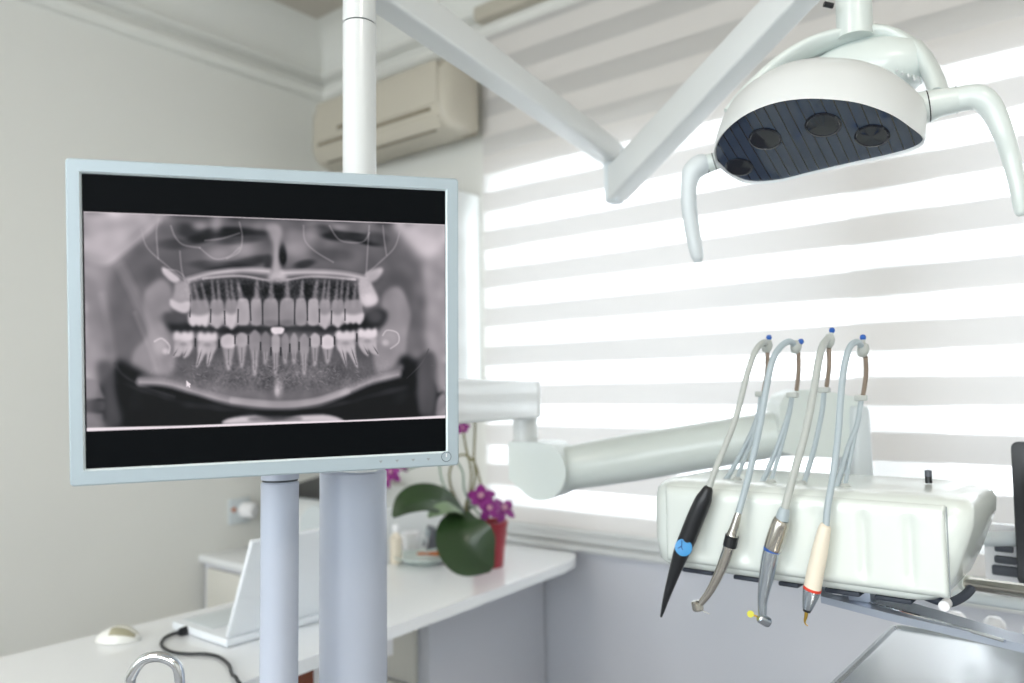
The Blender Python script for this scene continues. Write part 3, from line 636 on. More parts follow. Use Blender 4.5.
xm = bpy.data.materials.new('radiograph_picture'); xm.use_nodes = True; nt = xm.node_tree; b__ = nt.nodes['Principled BSDF']; b__.inputs['Base Color'].default_value = (.01,.01,.01,1); b__.inputs['Roughness'].default_value = .4; b__.inputs['Specular IOR Level'].default_value = .03
at = nt.nodes.new('ShaderNodeAttribute'); at.attribute_name = 'film'; nt.links.new(at.outputs['Color'], b__.inputs['Emission Color']); b__.inputs['Emission Strength'].default_value = .92
me.materials.append(xm); xo = bpy.data.objects.new('radiograph', me); COL.objects.link(xo); xo.parent = scr; xo.matrix_parent_inverse = world_of(scr).inverted(); xo['label'] = 'panoramic x-ray picture of a full set of teeth'
# buttons along the lower right of the bezel
zb = -SH/2-.0078
for x in (.112, .1305, .149, .1665):
    bm = B(); P = [mp(x+a, -.0042, zb+b) for a, b in ((-.0022,.0014),(.0022,.0014),(0,-.0018))]; prism(bm, P, MR @ V(0, .002, 0)); obj('menu_button', bm, M['seam2'], bz)
bm = B(); c_ = mp(.1875, -.0040, zb+.002); ax = MR @ V(0,-1,0)
lathe(bm, [(.0058,0),(.0058,.0004),(.0052,.0008),(.0048,.0006),(0,.0006)], c_, ax, 28); pb = obj('power_button', bm, M['bezel'], bz)
bm = B(); t_ = [c_+(MR @ V(math.cos(a)*.0056, -.0006, math.sin(a)*.0056)) for a in [2*math.pi*k/28 for k in range(29)]]; tube(bm, t_, .0003, 6); obj('button_rim', bm, M['seam'], pb)
bm = B(); box(bm, c_+(MR @ V(0,-.0010,.0018)), (.0012,.0006,.0042), MR); obj('power_mark', bm, M['cup'], pb)
# bracket behind the monitor, clamped to its post
QP = PD(280, 480, .985); QP.z = 0
bm = B(); box(bm, mp(-.02, .060, -.02), (.12, .012, .12), MR, .004); br = obj('mount_plate', bm, M['grey_pl'], mon)
bm = B(); a1 = mp(-.02, .066, -.04); a2 = V(QP.x, QP.y, a1.z); tube(bm, [a1, a1.lerp(a2, .8)], .018, 16); obj('mount_neck', bm, M['grey_pl'], mon)
# monitor post
bm = B(); post = thing('monitor_post', V(QP.x, QP.y, .72), 'slim pale blue-grey round post under the monitor', 'post')
rp = 18.4*.985/FPX; ztop = PD(280, 481, .985).z
lathe(bm, [(rp,0),(rp,ztop-.72-.002),(rp-.002,ztop-.72)], V(QP.x, QP.y, .72), seg=40); obj('pole', bm, M['cool'], post)
bm = B(); lathe(bm, [(rp-.0015,0),(rp-.0015,.0025)], V(QP.x, QP.y, ztop), seg=40); obj('joint_ring', bm, M['seam'], post)
bm = B(); lathe(bm, [(rp,0),(rp,.09),(rp-.004,.095),(0,.095)], V(QP.x, QP.y, ztop+.0025), seg=40); obj('upper_sleeve', bm, M['cool'], post)
# ------------------------------------------------------------------ main column
CX, CY = -.853, .711; RC = 33.2*1.07/FPX
colm = thing('support_column', (CX, CY, 0), 'thick pale blue-grey round column of the dental unit beside the slim post', 'column')
ct = PD(353.5, 469, 1.08).z
bm = B(); lathe(bm, [(RC,0),(RC,ct-.72-.004),(RC-.004,ct-.72),(.03,ct-.72)], (CX, CY, .72), seg=56); obj('column_tube', bm, M['cool'], colm)
bm = B(); lathe(bm, [(.12,0),(.12,.02),(.06,.04),(RC+.004,.10),(RC+.004,.12)], (CX, CY, .60), seg=48); obj('base_collar', bm, M['cool'], colm)
# floor cabinet of the unit, below the picture
ub = thing('unit_base', (CX, CY-.03, 0), 'white floor cabinet carrying the column and the posts, below the picture', 'cabinet')
bm = B(); loft(bm, [[V(CX+x, CY-.08+y, z_) for x, y in rrect(-.20, -.24, .17, .22, .06)] for z_ in (.0, .06, .58, .60)]); obj('body', bm, M['white'], ub)
bm = B(); bb(bm, (CX-.18, CY-.325, .12), (CX+.15, CY-.321, .52), .002); obj('door', bm, M['white'], ub)
for n_, q_ in (('post_base', (QP.x, QP.y)),):
    bm = B(); lathe(bm, [(.05,0),(.05,.01),(rp+.003,.03),(rp+.003,.12)], (q_[0], q_[1], .60), seg=32); obj(n_, bm, M['cool'], post)
# chrome arch
bm = B(); A0 = PD(127, 690, .95); A1 = PD(181, 690, .95)
pts = [V(A0.x-.004, A0.y-.003, .60), V(A0.x-.004, A0.y-.003, .80), PD(129,690,.95), PD(133,673,.95), PD(143,660,.95), PD(157,656.5,.95), PD(170,660,.95), PD(178,669,.95), PD(180,690,.95), PD(180,705,.95), PD(180,730,.95)]
bm = B(); tube(bm, cat(pts, 8), .0064, 20); sp = thing('rinse_spout', V(A0.x, A0.y, .60), 'bent chrome rinse spout at the bottom left in front of the desk', 'spout'); obj('spout_tube', bm, M['chrome'], sp)
bm = B(); lathe(bm, [(.018,0),(.018,.006),(.009,.02),(.008,.03)], V(A0.x-.004, A0.y-.003, .60), seg=24); obj('spout_base', bm, M['chrome'], sp)
# bowl under the spout
p = PD(178, 760, .95); p.z = .70
# ------------------------------------------------------------------ lamp post and ceiling arm
UPX = PD(359.5, 100, 1.08); UPX.z = 0; RU = 16.5*1.08/FPX
la = thing('lamp_arm', V(UPX.x, UPX.y, ct), 'white upright pole with two long jointed beams reaching over to the operating lamp', 'lamp arm')
zj = PD(359.5, 23, 1.08).z
bm = B(); lathe(bm, [(RU,0),(RU,zj-ct-.001)], (UPX.x, UPX.y, ct), seg=40); obj('pole', bm, M['white'], la)
bm = B(); lathe(bm, [(RU-.0012,0),(RU-.0012,.002)], (UPX.x, UPX.y, zj-.001), seg=40); obj('joint_ring', bm, M['seam'], la)
bm = B(); lathe(bm, [(RU,0),(RU,.10),(RU-.006,.108),(0,.108)], (UPX.x, UPX.y, zj+.001), seg=40); obj('swivel_head', bm, M['white'], la)
def beam(name, a, b, wa, wb, ha, hb, m, bev=.006, roll=0):
    """box beam; a and b are the middles of its ends, widths and heights there"""
    a, b = Vector(a), Vector(b); d_ = (b-a).normalized(); s_ = V(0,0,1).cross(d_).normalized(); bm = B(); rings = []
    for p_, w, h in ((a, wa, ha), (b, wb, hb)):
        rings.append([p_+s_*x+V(0,0,1)*z_ for x, z_ in rrect(-w/2, -h/2, w/2, h/2, bev, 3)])
    loft(bm, rings); return obj(name, bm, m, la)
e1 = PD(611, 152, 1.78); s1 = V(UPX.x, UPX.y, 1.829)
beam('first_beam', s1, V(e1.x, e1.y, 1.782), .045, .045, .056, .050, M['white'])
# elbow
EL = PD(614, 176, 1.78)
bm = B(); box(bm, V(EL.x, EL.y, (1.805+1.668)/2), (.032, .045, .137), Matrix.Rotation(math.radians(5), 3, 'Z'), .006); obj('elbow_block', bm, M['grey_pl'], la)
ST = PD(851, -60, 1.15)
beam('second_beam', V(EL.x+.012, EL.y-.004, 1.712), V(ST.x, ST.y, 1.905), .050, .045, .080, .058, M['white'])
bm = B(); lathe(bm, [(.024,0),(.027,.004),(.027,.11),(.022,.116),(0,.116)], V(ST.x, ST.y, 1.84), seg=36); obj('end_hub', bm, M['white'], la)
bm = B(); tube(bm, [PD(824, 4, 1.12), PD(833, 6, 1.12)], .004, 12); obj('stop_screw', bm, M['black'], la)
# ------------------------------------------------------------------ operating lamp
LC = V(-.326, 1.06, 1.56); th = math.radians(25); LX = V(1,0,0); LY = V(0, math.cos(th), -math.sin(th)); LU = V(0, math.sin(th), math.cos(th))
def lp(a, b, c=0): return LC + LX*a + LY*b + LU*c
ol = thing('operating_lamp', LC+V(0,0,.1), 'white oval dental operating lamp with a dark visor and two drooping side handles', 'lamp')
rim = [(-.136,-.022),(-.128,-.047),(-.105,-.076),(-.067,-.100),(-.027,-.110),(.009,-.107),(.041,-.095),(.071,-.077),(.098,-.048),(.114,-.018),(.124,.010),(.112,.024),(.080,.030),(.030,.033),(-.023,.037),(-.072,.041),(-.110,.032),(-.128,.008)]
rs = cat([V(x, y, 0) for x, y in rim+rim[:1]], 5)[:-1]
cen = V(-.005, -.02, 0)
def ringk(k, h, dy=0, kx=None): return [lp(cen.x+(p.x-cen.x)*(kx or k), cen.y+dy+(p.y-cen.y)*k, h) for p in rs]
bm = B(); loft(bm, [ringk(.985, .010), ringk(.985, -.001), ringk(1.0, -.003), ringk(1.01, .004), ringk(1.01, .022, .001), ringk(1.0, .044, .003), ringk(.965, .066, .006), ringk(.89, .085, .012), ringk(.75, .100, .020), ringk(.52, .110, .030), ringk(.26, .115, .036), ringk(.05, .116, .040)], True, False)
sh = obj('lamp_shell', bm, M['white'], ol, 60)
bm = B(); loft(bm, [ringk(.983, .004), ringk(.983, .001)]); vs_ = obj('visor', bm, M['visor'], ol)
lens_m = mat('dark_lens', (10,16,30), .08, coat=.6, var=.1)
def onvis(x, y):
    d_ = ray(x, y); s_ = ((LC-EYE).dot(LU)+.0005)/d_.dot(LU); return EYE+d_*s_
for x, y, w in ((765,139,32),(823,125,35),(872,136,33),(739,167,27)):
    c_ = onvis(x, y); r_ = w/2*depth(c_)/FPX
    bm = B(); lathe(bm, [(r_,0),(r_,.0012),(r_*.9,.0018),(r_*.85,.0010),(0,.0018)], c_+LU*.0005, -LU, 32); obj('lens', bm, lens_m, vs_)
# rear housing and yoke arch
bm = B()
ek = [(math.cos(a), math.sin(a)) for a in [math.pi*2*k/36 for k in range(36)]]
hc = PD(862, 78, 1.17)
loft(bm, [[hc+LX*(x*.095*k)+V(0,1,0)*(y*.06*k)+V(0,0,h) for x, y in ek] for k, h in ((.75,-.03),(1,-.01),(1,.01),(.88,.030),(.6,.044),(.2,.05))]); obj('rear_housing', bm, M['mint'], ol, 60)
for k in range(6):
    x, y = 893+6*k, 62+3.2*k
    p1, p2 = PD(x-3, y-6, 1.13), PD(x+4, y+9, 1.10)
    bm = B(); tube(bm, [p1, p1.lerp(p2,.5)+V(0,0,.003), p2], .0018, 8); obj('cooling_fin', bm, M['white'], ol)
arch = [(728,112,1.155),(748,90,1.16),(780,64,1.165),(815,46,1.165),(852,38,1.16),(890,38,1.15),(918,53,1.13),(934,78,1.10),(940,100,1.075)]
S_ = cat([PD(x, y, d_) for x, y, d_ in arch], 5); bm = B(); rings = []; Wd = catr([.006,.010,.018,.026,.032,.036,.036,.032,.024], 5)
for i, p_ in enumerate(S_):
    d_ = (S_[min(i+1,len(S_)-1)]-S_[max(i-1,0)]).normalized(); y_ = V(0,1,0); y_ = (y_-d_*y_.dot(d_)).normalized(); n_ = d_.cross(y_)
    rings.append([p_+y_*(math.cos(a)*Wd[i])+n_*(math.sin(a)*(.0075+.005*min(1, i/24))) for a in [2*math.pi*k/20 for k in range(20)]])
loft(bm, rings); obj('yoke_arch', bm, M['mint'], ol, 60)
p_ = PD(851, 36, 1.145)
bm = B(); zt = 1.84
lathe(bm, [(.0245,0),(.0245,zt-p_.z-.0)], V(ST.x, ST.y, p_.z-.005), seg=40)
obj('lamp_stem', bm, M['mint'], ol)
def handle(sock, hp, gap, dd, side):
    s_ = [PD(x, y, d_) for x, y, w, d_ in sock]; r_ = [w/2*d_/FPX for x, y, w, d_ in sock]
    bm = B(); tube(bm, s_, r_, 28); obj('handle_socket', bm, M['mint'], ol)
    H = [PD(x, y, d_) for x, y, w, d_ in hp]; hr = [w/2*d_/FPX for x, y, w, d_ in hp]
    bm = B(); tube(bm, cat(H, 6), catr(hr, 6), 24); h = obj('handle', bm, M['mint'] if side > 0 else M['grey_pl'], ol, 60)
    bm = B(); g0 = s_[-1]; dr_ = (H[1]-s_[-1]).normalized(); tube(bm, [g0-dr_*.0005, g0+dr_*.0012], r_[-1]*1.01, 28); obj('handle_ring', bm, M['seam'], ol)
    bm = B(); g0 = s_[1]; dr_ = (s_[1]-s_[0]).normalized(); tube(bm, [g0-dr_*.0008, g0+dr_*.0006], r_[1]*1.015, 28); obj('socket_ring', bm, M['black'], ol)
handle([(917,109,32,1.035),(928,106.5,31.5,1.03),(940,103,28,1.025),(956,100,26,1.02)], [(956.5,100,25,1.02),(970,97.5,25,1.01),(982,99,24.5,1.0),(993,111,22,.995),(1003,133,19,.99),(1011,158,17,.99),(1017,183,15,.985),(1020,203,13.5,.985),(1021.5,213,11,.985),(1022,216,5,.985)], 0, 0, 1)
handle([(724,158,17,1.16),(714.5,161.5,17.5,1.165),(706,164,19,1.17)], [(705.5,164,20,1.17),(699,166,22,1.17),(692,173,20,1.17),(689,186,16,1.17),(689,205,15.5,1.17),(691.5,225,15,1.17),(695,245,14,1.17),(697.5,257,12,1.17),(698.3,262,7,1.17)], 0, 0, -1)
# ------------------------------------------------------------------ delivery arm
da = thing('delivery_arm', (CX, CY, 1.19), 'white jointed delivery arm from the column to the instrument unit', 'arm')
ea = PD(525, 399, 1.63); zc = 1.236
def beam2(name, a, b, wa, wb, ha, hb, m, bev, par):
    a, b = Vector(a), Vector(b); d_ = (b-a).normalized(); s_ = V(0,0,1).cross(d_).normalized(); bm = B()
    loft(bm, [[p_+s_*x+V(0,0,1)*z_ for x, z_ in rrect(-w/2, -h/2, w/2, h/2, bev, 4)] for p_, w, h in ((a, wa, ha), (b, wb, hb))]); return obj(name, bm, m, par)
bm = B(); lathe(bm, [(.05,0),(.052,.003),(.052,.068),(.048,.073),(0,.073)], (CX, CY, 1.2), seg=40); obj('hub', bm, M['white'], da)
bm = B(); lathe(bm, [(RC-.004,0),(RC-.004,1.2-ct+.001)], (CX, CY, ct-.0005), seg=40); obj('swivel_neck', bm, M['white'], da)
beam2('horizontal_beam', V(CX+.01, CY+.04, zc), V(ea.x, ea.y, zc-.003), .075, .062, .072, .074, M['white'], .005, da)
bm = B(); lathe(bm, [(.030,0),(.033,.004),(.033,.07),(.03,.075)], V(ea.x, ea.y, zc-.0401), seg=36); obj('beam_end_cap', bm, M['white'], da)
bm = B(); lathe(bm, [(.0255,0),(.0255,.05)], V(ea.x, ea.y, 1.146), seg=36); obj('drop_tube', bm, M['white'], da)
bm = B(); lathe(bm, [(.0262,0),(.0262,.002)], V(ea.x, ea.y, 1.1445), seg=36); obj('drop_ring', bm, M['seam2'], da)
# knuckle: round on the arm side, straight below the drop tube
kc = PD(548.5, 469.5, 1.60); ax_ = V(-.18, .98, 0).normalized(); tdir = V(.98, .18, 0).normalized()
r_ = 28*1.6/FPX; zt = PD(525, 441, 1.62).z
K = [kc-tdir*.064+V(0,0,zt-kc.z), kc-tdir*.0+V(0,0,r_+.0)] 
outl = [(-.070, zt-kc.z), (-.070, -.018), (-.045,-.036)] + [(r_*math.cos(a), r_*math.sin(a)) for a in [math.radians(-125+10*k) for k in range(0, 22)]] + [(-.014, zt-kc.z)]
bm = B(); prism(bm, [kc+tdir*x+V(0,0,z_)-ax_*.040 for x, z_ in outl], ax_*.085, .004); obj('elbow_knuckle', bm, M['mint'], da, 50)
t0 = kc+tdir*.02+ax_*.012; t1 = PD(800, 430, 1.47)+V(0,.01,0)
bm = B(); tube(bm, [t0, t0.lerp(t1,.3), t0.lerp(t1,.7), t1], [.044,.047,.0445,.042], 40); obj('spring_arm', bm, M['mint'], da)
# end knuckle
F0 = PD(820, 430, 1.44); fx = (PD(868,430,1.44)-PD(780,430,1.44)).normalized(); fx.z = 0; fx.normalize(); fy = V(-fx.y, fx.x, 0)
def fq(x, y, D=1.44): 
    q = PD(x, y, D); return q
o2 = [(782,452),(779,430),(780,405),(786,395),(799,389.5),(826,390.5),(862,398),(862,410),(862,458),(835,457),(800,456)]
bm = B(); prism(bm, [F0+fx*((q-F0).dot(fx))+V(0,0,(q-F0).z) for q in [fq(*k) for k in o2]], fy*.075, .006); obj('end_knuckle', bm, M['mint'], da, 50)
g0 = PD(860, 400, 1.43); 
bm = B(); loft(bm, [[V(g0.x, g0.y, z_)+fx*x+fy*y for x, y in rrect(-.016*k, -.006, .018*k, .085, .01, 4)] for z_, k in ((.985,1.15),(1.08,1.1),(1.15,1.0),(1.205,.9),(1.215,.7))]); obj('drop_bracket', bm, M['grey_pl'], da)
bm = B(); bb(bm, (g0.x-.05, 1.22, .968), (g0.x+.03, g0.y+.085, .984), .004); obj('carrier_plate', bm, M['grey_pl'], da)
# ------------------------------------------------------------------ instrument unit
VF, VBK = 1.05, 1.30
un = thing('instrument_unit', V(-.37, 1.17, .985), 'white dental delivery unit holding the handpieces and their hoses', 'dental unit')
def plan(z_, ul, ur, vf, vb, r): return [V(x, y, z_) for x, y in rrect(ul, vf, ur, vb, r, 7)]
def section(t):
    # t: 0 bottom .. 1 top
    zz = .992+t*.116
    ur = -.166+.022*t
    return zz, -.577, ur
bm = B(); rings = []
for zz, ul, ur, vf, vb, r in ((.990,-.570,-.225,1.075,1.285,(.03,.05,.04,.03)),(.992,-.580,-.212,1.062,1.292,(.030,.055,.045,.035)),(1.000,-.587,-.202,1.054,1.297,(.026,.06,.045,.035)),(1.03,-.590,-.188,1.050,1.30,(.024,.06,.045,.035)),(1.06,-.590,-.177,1.050,1.30,(.024,.06,.045,.035)),(1.085,-.590,-.169,1.050,1.30,(.024,.06,.045,.035)),
     (1.104,-.587,-.168,1.052,1.30,(.024,.06,.045,.035)),(1.112,-.581,-.172,1.060,1.295,(.024,.055,.045,.035)),(1.116,-.571,-.180,1.070,1.287,(.024,.05,.04,.03)),(1.118,-.552,-.200,1.09,1.27,(.02,.03,.03,.03))):
    rings.append([V(x, y, zz-((.001*(y-1.05)/.25+.004*max(0, (x+.27)/.10)**2*min(1, max(0, (y-1.10)/.10))) if zz > 1.07 else 0)*min(1, (zz-1.07)/.03)) for x, y in rrect(ul, vf, ur, vb, r, 7)])
loft(bm, rings); obj('housing', bm, M['unit'], un, 50)
# moulded front panel with shallow vertical grooves
pu = np.linspace(-.545, -.2425, 150); pz = np.linspace(1.002, 1.109, 26); bm = B(); gr = []
grooves = [(-.497,.012,.0035),(-.440,.010,.0035),(-.385,.010,.0035),(-.330,.010,.0035),(-.283,.007,.0022),(-.243,.006,.0)] 
pu = np.linspace(-.560, -.195, 170); grooves = [(-.500,.012,.003),(-.437,.010,.003),(-.385,.011,.003),(-.342,.010,.003),(-.2865,.006,.005),(-.2335,.006,.005)]
for z_ in pz:
    row = []; e = min((z_-1.002)/.010, (1.109-z_)/.012, 1); 
    for u_ in pu:
        ee = min(e, (u_+.560)/.008, (-.195-u_)/.003, 1); dd = .0065*(1-(1-max(ee,0))**2)
        win = min(max((z_-1.010)/.012, 0), 1)*min(max((1.100-z_)/.014, 0), 1)
        for gc, gw, gd in grooves: dd -= gd*math.exp(-((u_-gc)/gw)**2)*win
        row.append(bm.verts.new((u_, VF+.0005-dd, z_)))
    gr.append(row)
for i in range(len(pz)-1):
    for j in range(len(pu)-1): bm.faces.new((gr[i][j], gr[i][j+1], gr[i+1][j+1], gr[i+1][j]))
nz, nu = len(pz), len(pu)
loop_ = [gr[0][j] for j in range(nu)]+[gr[i][nu-1] for i in range(1, nz)]+[gr[nz-1][j] for j in range(nu-2, -1, -1)]+[gr[i][0] for i in range(nz-2, 0, -1)]
bk = [bm.verts.new((p_.co.x, VF+.003, p_.co.z)) for p_ in loop_]
for k in range(len(loop_)): bm.faces.new((loop_[k], loop_[(k+1)%len(loop_)], bk[(k+1)%len(bk)], bk[k]))
bm.faces.new(bk)
obj('front_panel', bm, M['unit'], un, 60)
bm = B(); sm_ = [V(-.1935, VF-.0002, z_) for z_ in (1.004, 1.03, 1.06, 1.09, 1.108)]; tube(bm, sm_, .0007, 8); obj('panel_seam', bm, M['seam2'], un)
for x0_, x1_, y_ in ((684,714,573),(735,765,579.5),(780,800,586),(826,861,593.5),(876,913,601)):
    a = PV(x0_, y_, 1.075); b = PV(x1_, y_, 1.075); bm = B(); bb(bm, (a.x, 1.068, .9835), (b.x, 1.12, .9895), .002); obj('underside_slot', bm, M['rubber'], un)
bm = B(); a = PV(945, 606, 1.07); tube(bm, [V(a.x, 1.064, a.z+.001), V(a.x, 1.085, a.z+.001)], .0062, 20); k = obj('clamp_screw', bm, M['cup'], un)
bm = B(); tube(bm, cat([V(a.x-.030, 1.085, a.z+.007), V(a.x-.014, 1.083, a.z+.003), V(a.x, 1.083, a.z+.001), V(a.x+.008, 1.092, a.z+.003), V(a.x+.016, 1.105, a.z+.008), V(a.x+.020, 1.12, a.z+.013)],3), .0055, 14); obj('clamp_bracket', bm, M['rubber'], un)
# slots the whip arms stand in
WH = [ # front hose pixels (from the handpiece up), rod pixels, return hose strands
 dict(tip=(767,346), cap=(769,338), rod=[(767.5,352),(767,372),(763.5,392)], clip=(761,394), ret=[[(761,396),(758,415),(748,440),(733,468),(724,483)],[(761,396),(758,415),(752,440),(742,465),(737,480)]]),
 dict(tip=(796,347), cap=(801,342), rod=[(798.5,353),(798.5,372),(796.5,390)], clip=(792.5,395), ret=[[(792,397),(789,412),(780,440),(768,470),(759,488)],[(792,397),(790,412),(782,445),(776,465),(771,482)]]),
 dict(tip=(829,341), cap=(832,331), rod=[(829,348),(829,368),(826.5,386)], clip=(824,390), ret=[[(824,392),(822,412),(815,445),(808,470),(802,490)]]),
 dict(tip=(863,350), cap=(863,338), rod=[(865.5,357),(866,375),(863,396)], clip=(861,398), ret=[[(861,401),(857,425),(849,445),(843,465),(837,486)],[(861,401),(857,425),(852,450),(848,470),(845,486)]]),
]
VT, VR = 1.13, 1.16
bm = None
for w in WH:
    wa = None
    rodp = [PV(x, y, VT+(VR-VT)*i/2) for i, (x, y) in enumerate(w['rod'])]
    bm = B(); t = PV(*w['tip'], VT); lathe(bm, [(0,-.010),(.005,-.009),(.0075,-.003),(.0078,.003),(.005,.009),(0,.010)], t, (.25,0,1), 18); wa = obj('hose_guide', bm, M['hose'], un, 70)
    bm = B(); tube(bm, cat(rodp, 4), .0032, 10); obj('whip_rod', bm, M['rod'], wa)
    bm = B(); c_ = PV(*w['cap'], VT); tube(bm, [t, c_], [.0035,.003], 10); obj('guide_neck', bm, M['hose'], wa)
    bm = B(); lathe(bm, [(0,-.0042),(.0034,-.002),(.0042,.001),(.003,.004),(0,.005)], c_, (0,0,1), 14); obj('blue_tip', bm, M['bluecap'], wa)
    bm = B(); c_ = PV(*w['clip'], VR); box(bm, c_, (.016,.012,.008), None, .002); obj('hose_clip', bm, M['hose'], wa)
    for k, st in enumerate(w['ret']):
        P = [PV(x, y, VR-.055*i/(len(st)-1)) for i, (x, y) in enumerate(st)]
        P[-1].z = min(P[-1].z, 1.119); P.append(P[-1]+V(-.003, .0, -.012))
        bm = B(); tube(bm, cat(P, 5), .0036 if k == 0 else .0028, 12); obj('return_hose', bm, M['hose2'], wa)
    b0 = P[-2]; bm = B(); lathe(bm, [(.007,0),(.007,.003),(.0045,.006)], V(b0.x, b0.y, 1.116), seg=18); obj('hose_gland', bm, M['hose'], wa)
p_ = PV(929, 489, 1.2); bm = B(); lathe(bm, [(.0045,0),(.0045,.009)], V(p_.x, p_.y, 1.118), seg=16); k = obj('control_peg', bm, M['black'], un)
bm = B(); lathe(bm, [(.0045,0),(.0045,.008),(0,.009)], V(p_.x, p_.y, 1.127), seg=16); obj('peg_top', bm, M['darkdev'], k)
# ------------------------------------------------------------------ handpieces
VH = 1.026
def hp_pts(L, v=VH): return [PV(x, y, v) for x, y in L]
def hose_to(start, px, w, parent, m='hose'):
    """hose from a handpiece up and over its guide"""
    n = len(px); P = [start]+[PV(x, y, VH+(VT-VH)*((i+1)/n)**1.3) for i, (x, y) in enumerate(px)]
    bm = B(); tube(bm, cat(P, 6), w, 14); return obj('hose', bm, M[m], parent, 60)
def rounds(name, spec, m, parent, v=VH, sm=True, seg=24):
    P = [PV(x, y, v) for x, y, w in spec]; r_ = [w/2*depth(p)/FPX for p, (x, y, w) in zip(P, spec)]
    if sm: P, r_ = cat(P, 4), catr(r_, 4)
    bm = B(); tube(bm, P, r_, seg); return obj(name, bm, M[m], parent, 50)
# black scaler handpiece
h = thing('scaler_handpiece', PV(661, 617, VH), 'black tapering handpiece with a round blue badge, leftmost of the four', 'handpiece')
rounds('grip', [(709.5,486,4),(708.5,488,9),(706,494,13),(703,501,16.5),(696,517,17.5),(688,537,17.5),(682,551,16),(677,565,13),(671,583,9.5),(666,599,6.5),(663,610,4),(661,617,2)], 'black', h)
c_ = PV(683.5, 547.5, VH); bd = (EYE-c_).normalized(); c_ = c_+bd*.0145
bm = B(); lathe(bm, [(.0118,-.006),(.0118,.0008),(.0108,.0014),(0,.0016)], c_, bd, 28); k = obj('blue_badge', bm, M['blue'], h)
x_, y_ = frame_of(bd)
for s_ in (([(-.2,.9),(-.25,0),(.2,-.9)]), ([(-.7,-.1),(-.3,.15)]), ([(.2,-.1),(.5,-.25),(.35,-.5)])):
    bm = B(); tube(bm, [c_+bd*.0017+AX_R*(a*.011)-AX_D*(b*.011) for a, b in s_], .0006, 6); obj('badge_mark', bm, M['badge_line'], k)
hose_to(PV(709.5, 487, VH), [(716,468),(726,444),(737,414),(747,375),(755,352),(763,342.5),(767,345)], .0042, h)
# contra-angle with black ring
h = thing('contra_angle_handpiece', PV(698, 606, VH), 'slim steel contra-angle handpiece with a black ring, second from the left', 'handpiece')
rounds('coupling', [(739,511,5.5),(738,515,7),(735,526,9),(732.5,534,10.5),(732,536,11.5)], 'steel', h)
rounds('grip_ring', [(732.2,535.5,13.5),(729.5,546.5,13.5)], 'black', h, sm=False)
rounds('steel_grip', [(729.5,546,11.5),(726,556,11),(721,569,10),(716,580,9),(710,591,8),(703.5,600,7),(700,604,6)], 'steel', h)
c_ = PV(697.5, 606, VH); ad = (PV(701, 610, VH)-PV(696, 603.5, VH)).normalized()
ad2 = (AX_R*.25+AX_D*.85-V(0,1,0)*.15).normalized()
bm = B(); lathe(bm, [(0,-.0075),(.006,-.007),(.0078,-.005),(.0078,.0045),(.006,.0065),(.002,.007)], c_, ad2, 24); k = obj('head', bm, M['steel'], h)
bm = B(); tube(bm, [PV(700,609,VH), PV(710,614.5,VH)], [.0009,.0004], 8); obj('bur', bm, M['steel'], k)
hose_to(PV(738.5, 513, VH), [(745,490),(752,462),(760,425),(766,390),(772,362),(780,347.5),(789,341.5),(796,346)], .0044, h, 'hose2')
# turbine with bronze sleeve
h = thing('turbine_handpiece', PV(763, 620, VH), 'thick silver handpiece with bronze-tinted sleeve and yellow bur tag, third from the left', 'handpiece')
rounds('connector', [(785,508,9),(783.5,513,12),(782,520,13)], 'hose2', h)
rounds('motor_sleeve', [(782,519.5,14),(780.5,523,17),(776.5,536,18),(773,547,17.5),(772,549.5,16)], 'steel', h)
rounds('blue_ring', [(772.3,548.5,16.8),(771.7,551,16.5)], 'bluecap', h, sm=False)
rounds('silver_body', [(771.5,551,16),(769,562,16),(766.5,577,14.5),(764,590,12),(762.5,602,9.5),(762.5,612,8.5),(763,618,7)], 'alu', h)
c_ = PV(764, 620, VH); bm = B(); ad2 = (AX_R*.55+AX_D*.6+V(0,.4,0)).normalized(); lathe(bm, [(0,-.0085),(.005,-.008),(.0068,-.006),(.0068,.006),(.0055,.0085),(0,.009)], c_, (AX_R*.75+AX_D*.45).normalized(), 24); k = obj('head', bm, M['alu'], h)
bm = B(); tube(bm, [PV(759,617.5,VH), PV(751,614,VH)], .0014, 8); obj('bur_shank', bm, M['brass'], k)
bm = B(); lathe(bm, [(.0045,-.001),(.0045,.001)], PV(750.5, 614, VH-.002), (EYE-c_).normalized(), 16); obj('bur_tag', bm, M['yellow'], k)
hose_to(PV(784.5, 510, VH), [(789,492),(797,463),(806,430),(813,395),(818.5,362),(823,345),(829,338)], .0050, h)
# cream scaler
h = thing('cream_handpiece', PV(806, 624, VH), 'cream cylindrical handpiece with a red ring and gold tip, rightmost of the four', 'handpiece')
rounds('cream_grip', [(826,524.5,8),(825,527,11.5),(823,536,13.5),(819.5,553,15.5),(815.5,572,16.5),(812.5,588,17)], 'cream', h)
rounds('red_ring', [(812.7,587.5,17.6),(812,590,17.6)], 'red', h, sm=False)
rounds('nozzle', [(812,590,17),(810.8,595,16),(809,602,13),(807.3,609,9.5)], 'alu', h)
rounds('nozzle_tip', [(807.3,608.8,8.5),(806.7,611.5,7.5)], 'black', h, sm=False)
rounds('scaling_tip', [(806.6,611,4),(805.8,617,3.2),(804.8,621,2.2),(805.5,624,1.4),(808,626,.8)], 'brass', h)
hose_to(PV(826, 526, VH), [(828,505),(834,470),(838.5,430),(841,395),(844.5,365),(850,347),(857,342),(863,348)], .0042, h, 'hose2')
